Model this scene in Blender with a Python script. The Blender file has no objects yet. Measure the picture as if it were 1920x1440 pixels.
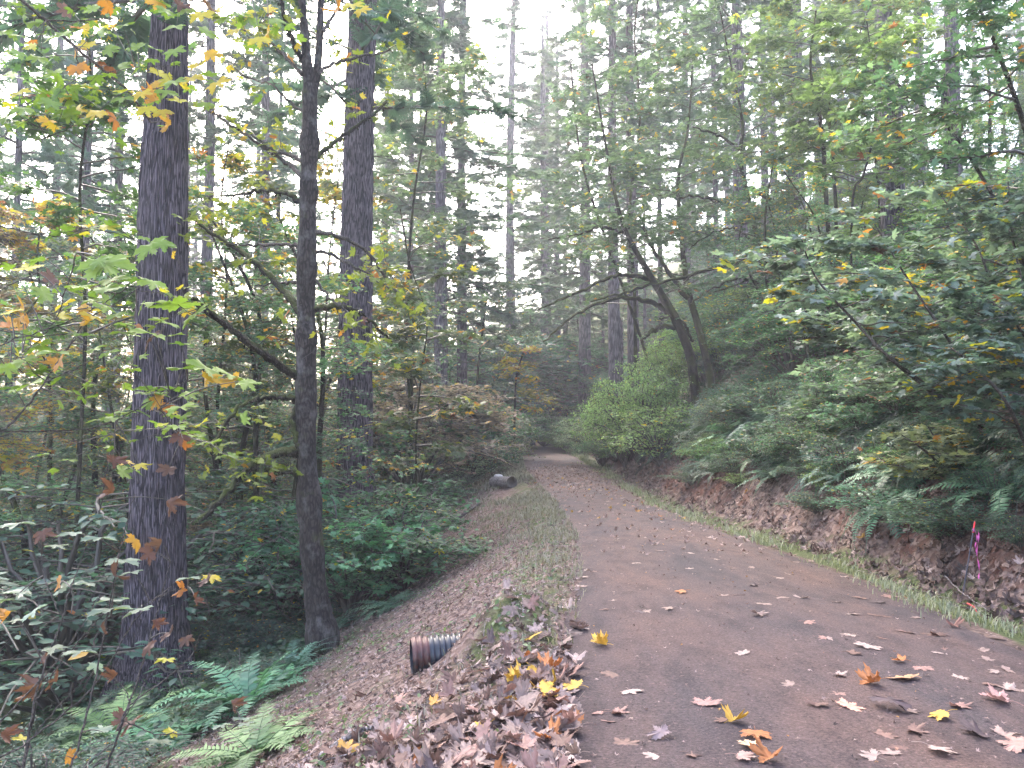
import bpy, math, random
import numpy as np
from mathutils import Vector, Matrix

# ------------------------------------------------------------------ camera, sky, sun, exposure
S = bpy.context.scene
COL = S.collection
F_PX = 1598.0                      # focal length in pixels of the 1920 px wide photograph
CAM = np.array([0.0, 0.0, 1.6])
PITCH = math.atan(80 / F_PX)       # the horizon lies a little below the picture's middle
cam_d = bpy.data.cameras.new('camera')
cam = bpy.data.objects.new('camera', cam_d)
COL.objects.link(cam)
cam.location = CAM
cam.rotation_euler = (math.pi / 2 + PITCH, 0, 0)
cam_d.sensor_width = 36
cam_d.lens = 36 * F_PX / 1920
cam_d.clip_start = 0.05
cam_d.clip_end = 2000
S.camera = cam

SUN_EL, SUN_AZ = math.radians(42), math.radians(-20)   # azimuth from +Y towards +X
w = bpy.data.worlds.new('World')
S.world = w
w.use_nodes = True
nt = w.node_tree
nt.nodes.clear()
sky = nt.nodes.new('ShaderNodeTexSky')
sky.sky_type = 'NISHITA'
sky.sun_disc = False
sky.sun_elevation = SUN_EL
sky.sun_rotation = SUN_AZ
sky.air_density = 1.0
sky.dust_density = 5.0
sky.ozone_density = 1.0
hs = nt.nodes.new('ShaderNodeHueSaturation')
hs.inputs['Saturation'].default_value = 0.95
bg = nt.nodes.new('ShaderNodeBackground')
bg.inputs['Strength'].default_value = 0.15
wo = nt.nodes.new('ShaderNodeOutputWorld')
nt.links.new(sky.outputs[0], hs.inputs['Color'])
nt.links.new(hs.outputs[0], bg.inputs['Color'])
nt.links.new(bg.outputs[0], wo.inputs['Surface'])

sun_d = bpy.data.lights.new('sun', 'SUN')
sun_d.energy = 0.7
sun_d.angle = math.radians(22)
sun_d.color = (1.0, 0.93, 0.84)
sun = bpy.data.objects.new('sun', sun_d)
COL.objects.link(sun)
_sd = Vector((math.sin(SUN_AZ) * math.cos(SUN_EL), math.cos(SUN_AZ) * math.cos(SUN_EL), math.sin(SUN_EL)))
sun.rotation_euler = (-_sd).to_track_quat('-Z', 'Y').to_euler()
sun.location = _sd * 90

S.view_settings.view_transform = 'Standard'
S.view_settings.look = 'None'
S.view_settings.exposure = 3.5
S.view_settings.gamma = 1.0
cy = S.cycles
cy.use_denoising = True
cy.max_bounces = 7
cy.diffuse_bounces = 3
cy.glossy_bounces = 2
cy.transmission_bounces = 4
cy.volume_bounces = 1
cy.transparent_max_bounces = 4
cy.caustics_reflective = False
cy.caustics_refractive = False
cy.sample_clamp_indirect = 6

rng = np.random.default_rng(7)
random.seed(7)


def ray(px, py):
    cx, cyy = (px - 960) / F_PX, (720 - py) / F_PX
    c, s = math.cos(PITCH), math.sin(PITCH)
    d = np.array([cx, c - cyy * s, s + cyy * c])
    return d / d[1]


def P(px, py, Y):
    return CAM + ray(px, py) * Y


def at_px(px, Y): return float(P(px, 700, Y)[0])


# ------------------------------------------------------------------ terrain
_Y = np.array([-30, 0, 4, 6.4, 9, 14, 21, 30, 36, 62, 72, 85, 110, 400.])
_L = np.array([-.1, 0.0, .10, .36, .68, .98, 1.02, .62, .42, .60, -1.5, -7, -22, -60.])
_R = np.array([3.2, 3.4, 3.55, 3.72, 3.80, 3.62, 3.35, 3.40, 3.45, 3.7, 2.6, -2, -16, -54.])
_yy = np.linspace(-30, 400, 3441)


def _smooth(v):
    a = np.interp(_yy, _Y, v)
    k = np.hanning(25)
    k /= k.sum()
    return np.convolve(np.pad(a, 12, mode='edge'), k, 'valid')


_Ls, _Rs = _smooth(_L), _smooth(_R)
_Zs = _smooth(np.interp(_Y, [0, 7, 14, 21, 30, 45, 62, 75, 400], [0, 0, -.16, -.30, -.22, -.02, .05, -.1, -.1]))


def eL(y): return np.interp(y, _yy, _Ls)
def eR(y): return np.interp(y, _yy, _Rs)
def zp(y): return np.interp(y, _yy, _Zs)


def wob(x, y):
    return (np.sin(x * 1.3 + .7 * y) * .5 + np.sin(x * 2.9 - 1.7 * y + 1.3) * .3 + np.sin(.8 * x + 2.3 * y + 4) * .35
            + np.sin(5.1 * x + 4.3 * y) * .15 + np.sin(7.7 * x - 6.1 * y + 2) * .1)


def H(x, y):
    x = np.asarray(x, float)
    y = np.asarray(y, float)
    l, r, z = eL(y), eR(y), zp(y)
    d = np.maximum(l - x, 0)
    k = np.interp(y, [0, 17, 32, 60], [1, 1, .62, .5])
    left = -k * np.interp(d, [0, .35, 1.2, 4, 9, 16, 26, 45, 80, 400], [0, .03, .36, 1.72, 3.2, 3.6, 2.6, -1.5, -7, -14])
    e = np.maximum(x - r, 0)
    right = np.interp(e, [0, .25, .55, .85, 2.5, 4.4, 12, 40, 80, 400], [0, -.03, -.07, .10, 1.95, 3.3, 7.9, 19, 26, 30])
    mid = (x > l) & (x < r)
    t = np.clip((x - l) / np.maximum(r - l, .1), 0, 1)
    crown = np.where(mid, .05 * 4 * t * (1 - t), 0)
    far = np.interp(y, [0, 68, 80, 120, 200, 400], [0, 0, 1.2, 6, 14, 16]) * np.clip((x + 25) / 20, 0, 1)
    off = np.clip(np.maximum(d, e) / .8, 0, 1)
    mound = .34 * np.exp(-((x + .06) / .36) ** 2 - ((y - 7.1) / .5) ** 2) * (x < l)   # soil heaped over the drain pipe
    return z + left + right + crown + mound + far * np.clip(np.maximum(d, e) / 3, 0, 1) + off * .06 * wob(x, y)


def G(px, py, y0=2.5, y1=200):
    """the point of the terrain seen at a pixel"""
    d = ray(px, py)
    t = np.concatenate([np.arange(y0, 40, .03), np.arange(40, y1, .2)])
    p = CAM + t[:, None] * d
    h = H(p[:, 0], p[:, 1])
    i = np.argmax(p[:, 2] < h)
    return np.array([p[i, 0], p[i, 1], h[i]])


# ------------------------------------------------------------------ mesh helpers
class MB:
    def __init__(s):
        s.v, s.f, s.t, s.n = [], [], [], 0

    def add(s, v, faces, tint=None):
        v = np.asarray(v, np.float32).reshape(-1, 3)
        for f in faces:
            if len(f):
                s.f.append(np.asarray(f, np.int32) + s.n)
        s.v.append(v)
        s.t.append(np.zeros(len(v), np.float32) if tint is None else np.broadcast_to(np.asarray(tint, np.float32), (len(v),)))
        s.n += len(v)

    def mesh(s, name, mat, smooth=False):
        me = bpy.data.meshes.new(name)
        v = np.concatenate(s.v)
        me.vertices.add(len(v))
        me.vertices.foreach_set('co', v.ravel())
        loops = np.concatenate([f.ravel() for f in s.f])
        tot = np.concatenate([np.full(len(f), f.shape[1], np.int32) for f in s.f])
        st = np.concatenate([[0], np.cumsum(tot)[:-1]]).astype(np.int32)
        me.loops.add(len(loops))
        me.loops.foreach_set('vertex_index', loops)
        me.polygons.add(len(tot))
        me.polygons.foreach_set('loop_start', st)
        me.polygons.foreach_set('loop_total', tot)
        if smooth:
            me.polygons.foreach_set('use_smooth', np.ones(len(tot), bool))
        a = me.attributes.new('tint', 'FLOAT', 'POINT')
        a.data.foreach_set('value', np.concatenate(s.t).astype(np.float32))
        for m in (mat if isinstance(mat, (list, tuple)) else [mat]):
            me.materials.append(m)
        me.update(calc_edges=True)
        return me

    def build(s, name, mat, parent=None, smooth=False, color=None):
        return link(name, s.mesh(name, mat, smooth), parent, color)


def link(name, data, parent=None, color=None):
    o = bpy.data.objects.new(name, data)
    COL.objects.link(o)
    if parent is not None:
        o.parent = parent
    if color is not None:
        o.color = (*color, 1)
    return o


def tag(o, label=None, cat=None, group=None, kind=None):
    if label: o['label'] = label
    if cat: o['category'] = cat
    if group: o['group'] = group
    if kind: o['kind'] = kind
    return o


def thing(name, label, cat, loc, group=None):
    o = link(name, None)
    o.empty_display_size = .2
    o.location = tuple(float(a) for a in loc)
    return tag(o, label, cat, group)


def nz(a):
    return a / np.maximum(np.linalg.norm(a, axis=-1, keepdims=True), 1e-9)


def catmull(pts, n):
    p = np.asarray(pts, float)
    if len(p) < 3:
        t = np.linspace(0, 1, n)[:, None]
        return p[0] * (1 - t) + p[-1] * t
    q = np.vstack([2 * p[0] - p[1], p, 2 * p[-1] - p[-2]])
    u = np.linspace(0, len(p) - 1, n)
    i = np.minimum(u.astype(int), len(p) - 2)
    t = (u - i)[:, None]
    a, b, c, d = q[i], q[i + 1], q[i + 2], q[i + 3]
    return .5 * (2 * b + (c - a) * t + (2 * a - 5 * b + 4 * c - d) * t ** 2 + (3 * b - a - 3 * c + d) * t ** 3)


def tube(mb, pts, rad, sides=6, rough=0.0, tint=0.0, cap=False):
    p = np.asarray(pts, float)
    n = len(p)
    rad = np.broadcast_to(np.asarray(rad, float), (n,))
    tg = nz(np.gradient(p, axis=0))
    ref = np.array([1.0, 0, 0]) if abs(tg[:, 0]).mean() < .7 else np.array([0, 0, 1.0])
    a = nz(np.cross(tg, ref))
    b = np.cross(tg, a)
    th = np.arange(sides) / sides * 2 * math.pi
    rr = rad[:, None] * (1 + rough * rng.uniform(-1, 1, (n, sides)))
    v = p[:, None] + rr[..., None] * (np.cos(th)[None, :, None] * a[:, None] + np.sin(th)[None, :, None] * b[:, None])
    i = np.arange(n - 1)[:, None] * sides
    j = np.arange(sides)[None]
    k = (j + 1) % sides
    q = np.stack([i + j, i + k, i + sides + k, i + sides + j], -1).reshape(-1, 4)
    fs = [q]
    if cap:
        fs += [np.arange(sides)[None, ::-1], (np.arange(sides) + (n - 1) * sides)[None]]
    mb.add(v.reshape(-1, 3), fs, tint)


def scatter(mb, tmpl, pos, nrm, axis, size, tint):
    """copies of one leaf template: y axis of the leaf along axis, z along nrm"""
    tv, tf = tmpl
    N = len(pos)
    if N == 0:
        return
    n = nz(nrm)
    b = nz(axis - n * (axis * n).sum(-1, keepdims=True))
    t = np.cross(b, n)
    size = np.broadcast_to(np.asarray(size, float), (N,))
    v = pos[:, None] + size[:, None, None] * (tv[None, :, :1] * t[:, None] + tv[None, :, 1:2] * b[:, None] + tv[None, :, 2:] * n[:, None])
    off = (np.arange(N) * len(tv))[:, None, None]
    mb.add(v.reshape(-1, 3), [(f[None] + off).reshape(-1, f.shape[1]) for f in tf], np.repeat(np.broadcast_to(tint, (N,)), len(tv)))


# leaf templates ------------------------------------------------------------
_half_hi = [(0, 1.0), (.05, .87), (.15, .85), (.11, .70), (.22, .66), (.12, .45), (.27, .56), (.36, .66), (.40, .58), (.52, .74), (.57, .65), (.75, .76),
            (.70, .60), (.80, .54), (.64, .46), (.66, .36), (.40, .27), (.55, .27), (.62, .30), (.64, .20), (.82, .16), (.64, .07), (.60, -.03), (.42, .02), (.32, -.12), (.18, -.04), (.10, -.13), (0, 0)]
_half_lo = [(0, 1.0), (.16, .76), (.13, .44), (.42, .62), (.74, .74), (.66, .46), (.40, .27), (.80, .14), (.40, -.02), (.2, -.1), (0, 0)]


def maple_leaf(half, curl=0.25, cup=0.0, fold=.15, seed=0, warp=0.0):
    r = np.random.default_rng(seed)
    left = [(-x, y) for x, y in half[-2:0:-1]]
    o = np.array(half + left)
    c = np.array([[0, .25]])
    p = np.vstack([o, c])
    x, y = p[:, 0], p[:, 1] - .25
    rr = np.hypot(x, y)
    z = -curl * rr ** 2 + cup * x ** 2 + fold * np.abs(x) - .0
    ang = np.arctan2(y, x)
    z = z + warp * rr * np.sin(ang * 3 + r.uniform(0, 6)) + warp * .7 * rr * np.sin(ang * 5 + r.uniform(0, 6)) + warp * .35 * r.uniform(-1, 1, len(p)) * rr
    v = np.column_stack([x, p[:, 1], z])
    n = len(o)
    f = np.array([[i, (i + 1) % n, n] for i in range(n)])[:, ::-1]
    return v, [f]


LEAF_HI = [maple_leaf(_half_hi, .22, 0, .12, i, .10) for i in range(4)]
LEAF_LO = maple_leaf(_half_lo, .25, 0, .15, 1, .06)
DRY_HI = [maple_leaf(_half_hi, c, u, f, i, wp) for i, (c, u, f, wp) in enumerate(
    [(-.25, .1, .1, .12), (.30, -.1, .1, .14), (-.15, .6, .2, .2), (.1, .1, .05, .1), (-.5, .2, .3, .22), (.5, -.2, -.1, .2), (-.1, .9, .5, .18), (.2, .0, .35, .16)])]
DRY_LO = [maple_leaf(_half_lo, c, u, f, i, wp) for i, (c, u, f, wp) in enumerate([(-.3, .2, .2, .2), (.35, -.1, .1, .2), (.1, .5, .3, .25)])]
_ov = np.array([(0, 0, 0), (.26, .28, .05), (.24, .62, .02), (0, 1, -.12), (-.24, .62, .02), (-.26, .28, .05), (0, .45, -.03)])
OVAL = (_ov, [np.array([[0, 1, 6], [1, 2, 6], [2, 3, 6], [3, 4, 6], [4, 5, 6], [5, 0, 6]])])
_rh = np.array([(0, 0, 0), (.28, .45, .05), (0, 1, -.1), (-.28, .45, .05)])
RHOMB = (_rh, [np.array([[0, 1, 2], [0, 2, 3]])])
_tri = []
for a_, l_ in ((90, 1.0), (35, .8), (145, .8)):
    a0 = math.radians(a_)
    d_ = np.array([math.cos(a0), math.sin(a0)])
    n_ = np.array([-d_[1], d_[0]])
    for q_ in ((0, 0), (.45, -.22), (1, 0), (.45, .22)):
        xy = d_ * q_[0] * l_ * .6 + n_ * q_[1] * l_ + np.array([0, .25])
        _tri.append((xy[0], xy[1], -.1 * q_[0] * l_ + .05 * abs(q_[1])))
TRIFOL = (np.array(_tri), [np.array([[0, 1, 2], [0, 2, 3]]) + 4 * k for k in range(3)])
_sp, _sf = [], []
for k in range(8):       # a flat spray of fir needles
    y0 = k * .12
    for sgn in (-1, 1):
        L = .34 * (1 - k / 9.5)
        b0 = len(_sp)
        _sp += [(0, y0, 0), (sgn * L * .62, y0 + L * .28, -.03), (sgn * L, y0 + L * .62, -.08), (sgn * L * .36, y0 + L * .58 + .02, -.02)]
        _sf += [[b0, b0 + 1, b0 + 2], [b0, b0 + 2, b0 + 3]]
_b0 = len(_sp)
_sp += [(-.03, 0, 0), (.03, 0, 0), (0, 1.05, -.15)]
_sf += [[_b0, _b0 + 1, _b0 + 2]]
NEEDLE = (np.array(_sp), [np.array(_sf)])


# ------------------------------------------------------------------ materials
def newmat(name):
    m = bpy.data.materials.new(name)
    m.use_nodes = True
    m.node_tree.nodes.clear()
    return m, m.node_tree.nodes, m.node_tree.links


def N(nodes, t, **kw):
    n = nodes.new(t)
    for k, v in kw.items():
        setattr(n, k, v)
    return n


def ramp(nodes, stops, interp='LINEAR'):
    r = nodes.new('ShaderNodeValToRGB')
    r.color_ramp.interpolation = interp
    el = r.color_ramp.elements
    while len(el) > 1:
        el.remove(el[-1])
    el[0].position, el[0].color = stops[0][0], (*stops[0][1], 1)
    for p, c in stops[1:]:
        e = el.new(p)
        e.color = (*c, 1)
    return r


def mixc(nodes, links, fac, a, b, blend='MIX'):
    m = nodes.new('ShaderNodeMix')
    m.data_type = 'RGBA'
    m.blend_type = blend
    for sock, val in ((m.inputs[0], fac), (m.inputs[6], a), (m.inputs[7], b)):
        if hasattr(val, 'is_linked'):
            links.new(val, sock)
        else:
            sock.default_value = val if not isinstance(val, tuple) else (*val, 1)
    return m.outputs[2]


def math_n(nodes, links, op, a, b=None, clamp=False):
    m = nodes.new('ShaderNodeMath')
    m.operation = op
    m.use_clamp = clamp
    for i, v in enumerate((a, b)):
        if v is None: continue
        if hasattr(v, 'is_linked'):
            links.new(v, m.inputs[i])
        else:
            m.inputs[i].default_value = v
    return m.outputs[0]


AUTUMN = [(0, (.38, .37, .03)), (.35, (.52, .34, .035)), (.6, (.42, .15, .035)), (.8, (.14, .05, .03)), (1, (.11, .058, .05))]


def leaf_mat(name, rough=.45, trans=.35, spec=.5):
    """leaf colour = the plant's own colour (object colour) varied per leaf; tint 1..2 = leaves that have turned"""
    m, nd, lk = newmat(name)
    out = N(nd, 'ShaderNodeOutputMaterial')
    at = N(nd, 'ShaderNodeAttribute', attribute_name='tint')
    oi = N(nd, 'ShaderNodeObjectInfo')
    t = at.outputs['Fac']
    val = math_n(nd, lk, 'MULTIPLY_ADD', math_n(nd, lk, 'MINIMUM', t, 1.0), .9)
    val.node.inputs[2].default_value = .55
    hs = N(nd, 'ShaderNodeHueSaturation')
    hue = math_n(nd, lk, 'MULTIPLY_ADD', math_n(nd, lk, 'MINIMUM', t, 1.0), -.035)
    hue.node.inputs[2].default_value = .517
    lk.new(hue, hs.inputs['Hue'])
    lk.new(val, hs.inputs['Value'])
    lk.new(oi.outputs['Color'], hs.inputs['Color'])
    au = ramp(nd, AUTUMN)
    lk.new(math_n(nd, lk, 'SUBTRACT', t, 1.0, True), au.inputs[0])
    turned = math_n(nd, lk, 'GREATER_THAN', t, 1.0)
    c = mixc(nd, lk, turned, hs.outputs[0], au.outputs[0])
    no = N(nd, 'ShaderNodeTexNoise')
    no.inputs['Scale'].default_value = 22
    tc = N(nd, 'ShaderNodeTexCoord')
    lk.new(tc.outputs['Object'], no.inputs['Vector'])
    mr = N(nd, 'ShaderNodeMapRange')
    lk.new(no.outputs[0], mr.inputs[0])
    mr.inputs[3].default_value = .75
    mr.inputs[4].default_value = 1.25
    c = mixc(nd, lk, 1.0, c, mr.outputs[0], 'MULTIPLY')
    pb = N(nd, 'ShaderNodeBsdfPrincipled')
    lk.new(c, pb.inputs['Base Color'])
    pb.inputs['Roughness'].default_value = rough
    pb.inputs['Specular IOR Level'].default_value = spec
    tr = N(nd, 'ShaderNodeBsdfTranslucent')
    ct = mixc(nd, lk, 1.0, c, (1.05, 1.2, .72), 'MULTIPLY')
    lk.new(ct, tr.inputs['Color'])
    mx = N(nd, 'ShaderNodeMixShader')
    mx.inputs[0].default_value = trans
    lk.new(pb.outputs[0], mx.inputs[1])
    lk.new(tr.outputs[0], mx.inputs[2])
    lk.new(mx.outputs[0], out.inputs['Surface'])
    return m


def bark_mat(name, dark, light, sx=26, sz=4, moss=0.0, patch=None, bump=.6):
    m, nd, lk = newmat(name)
    out = N(nd, 'ShaderNodeOutputMaterial')
    tc = N(nd, 'ShaderNodeTexCoord')
    geo = N(nd, 'ShaderNodeNewGeometry')
    mp = N(nd, 'ShaderNodeMapping')
    mp.inputs['Scale'].default_value = (sx, sx, sz)
    lk.new(geo.outputs['Position'], mp.inputs['Vector'])
    n1 = N(nd, 'ShaderNodeTexNoise')
    n1.inputs['Scale'].default_value = 1
    n1.inputs['Detail'].default_value = 5
    n1.inputs['Roughness'].default_value = .62
    lk.new(mp.outputs[0], n1.inputs['Vector'])
    vo = N(nd, 'ShaderNodeTexVoronoi', feature='DISTANCE_TO_EDGE')
    vo.inputs['Scale'].default_value = .8
    mv = mixc(nd, lk, .12, mp.outputs[0], n1.outputs['Color'], 'ADD')
    lk.new(mv, vo.inputs['Vector'])
    rid = N(nd, 'ShaderNodeMapRange')
    lk.new(vo.outputs['Distance'], rid.inputs[0])
    rid.inputs[2].default_value = .22
    hgt = math_n(nd, lk, 'MULTIPLY_ADD', rid.outputs[0], .6)
    lk.new(n1.outputs[0], hgt.node.inputs[2])
    rp = ramp(nd, [(.35, dark), (.95, tuple((a + b) / 2 for a, b in zip(dark, light))), (1.25 / 1.3, light)])
    lk.new(hgt, rp.inputs[0])
    c = rp.outputs[0]
    n2 = N(nd, 'ShaderNodeTexNoise')
    n2.inputs['Scale'].default_value = 2.3
    n2.inputs['Detail'].default_value = 4
    lk.new(geo.outputs['Position'], n2.inputs['Vector'])
    vr = N(nd, 'ShaderNodeMapRange')
    lk.new(n2.outputs[0], vr.inputs[0])
    vr.inputs[1].default_value, vr.inputs[2].default_value, vr.inputs[3].default_value, vr.inputs[4].default_value = .3, .7, .6, 1.3
    c = mixc(nd, lk, 1.0, c, vr.outputs[0], 'MULTIPLY')
    if patch:
        n3 = N(nd, 'ShaderNodeTexNoise')
        n3.inputs['Scale'].default_value = 1
        n3.inputs['Detail'].default_value = 5
        n3.inputs['Roughness'].default_value = .65
        mp3 = N(nd, 'ShaderNodeMapping')
        mp3.inputs['Scale'].default_value = (5.5, 5.5, 4.2)
        lk.new(geo.outputs['Position'], mp3.inputs['Vector'])
        lk.new(mp3.outputs[0], n3.inputs['Vector'])
        f = N(nd, 'ShaderNodeMapRange')
        lk.new(n3.outputs[0], f.inputs[0])
        f.inputs[1].default_value, f.inputs[2].default_value, f.inputs[4].default_value = .50, .72, .7
        c = mixc(nd, lk, f.outputs[0], c, patch)
    if moss:
        f = N(nd, 'ShaderNodeMapRange')
        sep = N(nd, 'ShaderNodeSeparateXYZ')
        lk.new(geo.outputs['Normal'], sep.inputs[0])
        up = math_n(nd, lk, 'MULTIPLY_ADD', sep.outputs[2], .22)
        lk.new(n2.outputs[0], up.node.inputs[2])
        lk.new(up, f.inputs[0])
        f.inputs[1].default_value, f.inputs[2].default_value, f.inputs[4].default_value = .62 - .3 * moss, .78 - .3 * moss, .9
        c = mixc(nd, lk, f.outputs[0], c, (.05, .056, .014))
    pb = N(nd, 'ShaderNodeBsdfPrincipled')
    lk.new(c, pb.inputs['Base Color'])
    pb.inputs['Roughness'].default_value = .9
    pb.inputs['Specular IOR Level'].default_value = .2
    bp = N(nd, 'ShaderNodeBump')
    bp.inputs['Strength'].default_value = bump
    bp.inputs['Distance'].default_value = .05
    lk.new(hgt, bp.inputs['Height'])
    lk.new(bp.outputs[0], pb.inputs['Normal'])
    lk.new(pb.outputs[0], out.inputs['Surface'])
    return m


def plain_mat(name, col, rough=.6, noise=.25, scale=30, spec=.3, objcol=False):
    m, nd, lk = newmat(name)
    out = N(nd, 'ShaderNodeOutputMaterial')
    geo = N(nd, 'ShaderNodeTexCoord')
    no = N(nd, 'ShaderNodeTexNoise')
    no.inputs['Scale'].default_value = scale
    no.inputs['Detail'].default_value = 4
    lk.new(geo.outputs['Object'], no.inputs['Vector'])
    mr = N(nd, 'ShaderNodeMapRange')
    lk.new(no.outputs[0], mr.inputs[0])
    mr.inputs[1].default_value, mr.inputs[2].default_value = .25, .75
    mr.inputs[3].default_value, mr.inputs[4].default_value = 1 - noise, 1 + noise
    base = col
    if objcol:
        base = N(nd, 'ShaderNodeObjectInfo').outputs['Color']
    c = mixc(nd, lk, 1.0, base, mr.outputs[0], 'MULTIPLY')
    pb = N(nd, 'ShaderNodeBsdfPrincipled')
    lk.new(c, pb.inputs['Base Color'])
    pb.inputs['Roughness'].default_value = rough
    pb.inputs['Specular IOR Level'].default_value = spec
    lk.new(pb.outputs[0], out.inputs['Surface'])
    return m


def litter_mat(name, objcol):
    """dry fallen leaves; colour per leaf from tint 0..1 (or the object's own colour), veins and blotches"""
    m, nd, lk = newmat(name)
    out = N(nd, 'ShaderNodeOutputMaterial')
    if objcol:
        base = N(nd, 'ShaderNodeObjectInfo').outputs['Color']
    else:
        at = N(nd, 'ShaderNodeAttribute', attribute_name='tint')
        r = ramp(nd, [(0, (.035, .022, .02)), (.25, (.095, .058, .05)), (.5, (.185, .118, .10)), (.75, (.29, .205, .185)), (.88, (.37, .27, .24)), (.93, (.30, .11, .035)), (1, (.42, .25, .04))])
        lk.new(at.outputs['Fac'], r.inputs[0])
        base = r.outputs[0]
    geo = N(nd, 'ShaderNodeNewGeometry')
    no = N(nd, 'ShaderNodeTexNoise')
    no.inputs['Scale'].default_value = 35
    no.inputs['Detail'].default_value = 3
    lk.new(geo.outputs['Position'], no.inputs['Vector'])
    mr = N(nd, 'ShaderNodeMapRange')
    lk.new(no.outputs[0], mr.inputs[0])
    mr.inputs[1].default_value, mr.inputs[2].default_value = .25, .75
    mr.inputs[3].default_value, mr.inputs[4].default_value = .65, 1.25
    c = mixc(nd, lk, 1.0, base, mr.outputs[0], 'MULTIPLY')
    pb = N(nd, 'ShaderNodeBsdfPrincipled')
    lk.new(c, pb.inputs['Base Color'])
    pb.inputs['Roughness'].default_value = .65
    pb.inputs['Specular IOR Level'].default_value = .3
    tr = N(nd, 'ShaderNodeBsdfTranslucent')
    lk.new(c, tr.inputs['Color'])
    mx = N(nd, 'ShaderNodeMixShader')
    mx.inputs[0].default_value = .18
    lk.new(pb.outputs[0], mx.inputs[1])
    lk.new(tr.outputs[0], mx.inputs[2])
    lk.new(mx.outputs[0], out.inputs['Surface'])
    return m


M_LEAF = leaf_mat('broad_leaf', .5, .46, .42)
M_FIR = leaf_mat('fir_needles', .6, .35, .3)
M_FERN = leaf_mat('fern_leaf', .5, .25, .3)
M_GRASS = leaf_mat('grass_blade', .5, .3, .4)
M_FIRBARK = bark_mat('fir_bark', (.014, .010, .013), (.155, .122, .142), 44, 2.4, 0, None, .9)
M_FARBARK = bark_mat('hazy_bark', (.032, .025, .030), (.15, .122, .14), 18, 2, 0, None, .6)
M_MAPLEBARK = bark_mat('maple_bark', (.012, .009, .008), (.046, .035, .032), 30, 9, .1, (.13, .115, .115), .4)
M_MOSSBARK = bark_mat('mossy_bark', (.011, .008, .006), (.042, .032, .024), 30, 30, .5, None, .5)
M_TWIG = bark_mat('twig_bark', (.03, .024, .02), (.10, .08, .07), 40, 40, .0, None, .2)
M_DEAD = bark_mat('dead_wood', (.07, .055, .05), (.30, .25, .24), 40, 12, .0, None, .4)
M_LITTER = litter_mat('dry_leaf_litter', False)
M_DRY = litter_mat('dry_leaf', True)


# ------------------------------------------------------------------ the setting: ground and path
def axis(lo, hi, a, b, fine, grow):
    c = list(np.arange(a, b, fine))
    s = fine
    while c[-1] < hi:
        s *= grow
        c.append(c[-1] + s)
    s = fine
    while c[0] > lo:
        s *= grow
        c.insert(0, c[0] - s)
    return np.array(c)


gx = axis(-300, 300, -6, 9, .09, 1.06)
gy = axis(-60, 330, 2.5, 20, .10, 1.05)
GX, GY = np.meshgrid(gx, gy)
GZ = H(GX, GY)
nxg, nyg = len(gx), len(gy)
gb = MB()
ii = np.arange(nyg - 1)[:, None] * nxg + np.arange(nxg - 1)[None]
gb.add(np.stack([GX, GY, GZ], -1).reshape(-1, 3), [np.stack([ii, ii + 1, ii + nxg + 1, ii + nxg], -1).reshape(-1, 4)])


def ground_mat():
    m, nd, lk = newmat('forest_floor')
    out = N(nd, 'ShaderNodeOutputMaterial')
    geo = N(nd, 'ShaderNodeNewGeometry')
    P_ = geo.outputs['Position']

    def noise(scale, detail=5, rough=.6):
        n = N(nd, 'ShaderNodeTexNoise')
        n.inputs['Scale'].default_value = scale
        n.inputs['Detail'].default_value = detail
        n.inputs['Roughness'].default_value = rough
        lk.new(P_, n.inputs['Vector'])
        return n.outputs[0]
    soil = ramp(nd, [(.3, (.035, .024, .02)), (.5, (.085, .058, .048)), (.7, (.16, .11, .09))])
    lk.new(noise(9), soil.inputs[0])
    vo = N(nd, 'ShaderNodeTexVoronoi')
    vo.inputs['Scale'].default_value = 16
    lk.new(P_, vo.inputs['Vector'])
    lit = ramp(nd, [(0, (.04, .026, .024)), (.4, (.12, .075, .063)), (.75, (.22, .155, .135)), (1, (.14, .085, .065))])
    lk.new(vo.outputs['Color'], lit.inputs[0])
    red = ramp(nd, [(.3, (.03, .014, .011)), (.55, (.105, .042, .030)), (.75, (.17, .085, .062))])
    lk.new(noise(14), red.inputs[0])
    moss = ramp(nd, [(.3, (.03, .04, .018)), (.6, (.08, .095, .035)), (.8, (.14, .14, .07))])
    lk.new(noise(20), moss.inputs[0])

    def att(n):
        return N(nd, 'ShaderNodeAttribute', attribute_name=n).outputs['Fac']

    def thr(mask, n, wdt=.12):
        a = math_n(nd, lk, 'SUBTRACT', mask, n)
        r = N(nd, 'ShaderNodeMapRange')
        lk.new(a, r.inputs[0])
        r.inputs[1].default_value, r.inputs[2].default_value = -wdt, wdt
        return r.outputs[0]
    c = mixc(nd, lk, thr(att('litter'), noise(3.1)), soil.outputs[0], lit.outputs[0])
    c = mixc(nd, lk, thr(att('red'), noise(2.2)), c, red.outputs[0])
    c = mixc(nd, lk, thr(att('moss'), noise(2.7)), c, moss.outputs[0])
    pb = N(nd, 'ShaderNodeBsdfPrincipled')
    lk.new(c, pb.inputs['Base Color'])
    pb.inputs['Roughness'].default_value = .95
    pb.inputs['Specular IOR Level'].default_value = .15
    bp = N(nd, 'ShaderNodeBump')
    bp.inputs['Strength'].default_value = .8
    bp.inputs['Distance'].default_value = .06
    lk.new(noise(18, 6, .7), bp.inputs['Height'])
    lk.new(bp.outputs[0], pb.inputs['Normal'])
    lk.new(pb.outputs[0], out.inputs['Surface'])
    return m


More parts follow.
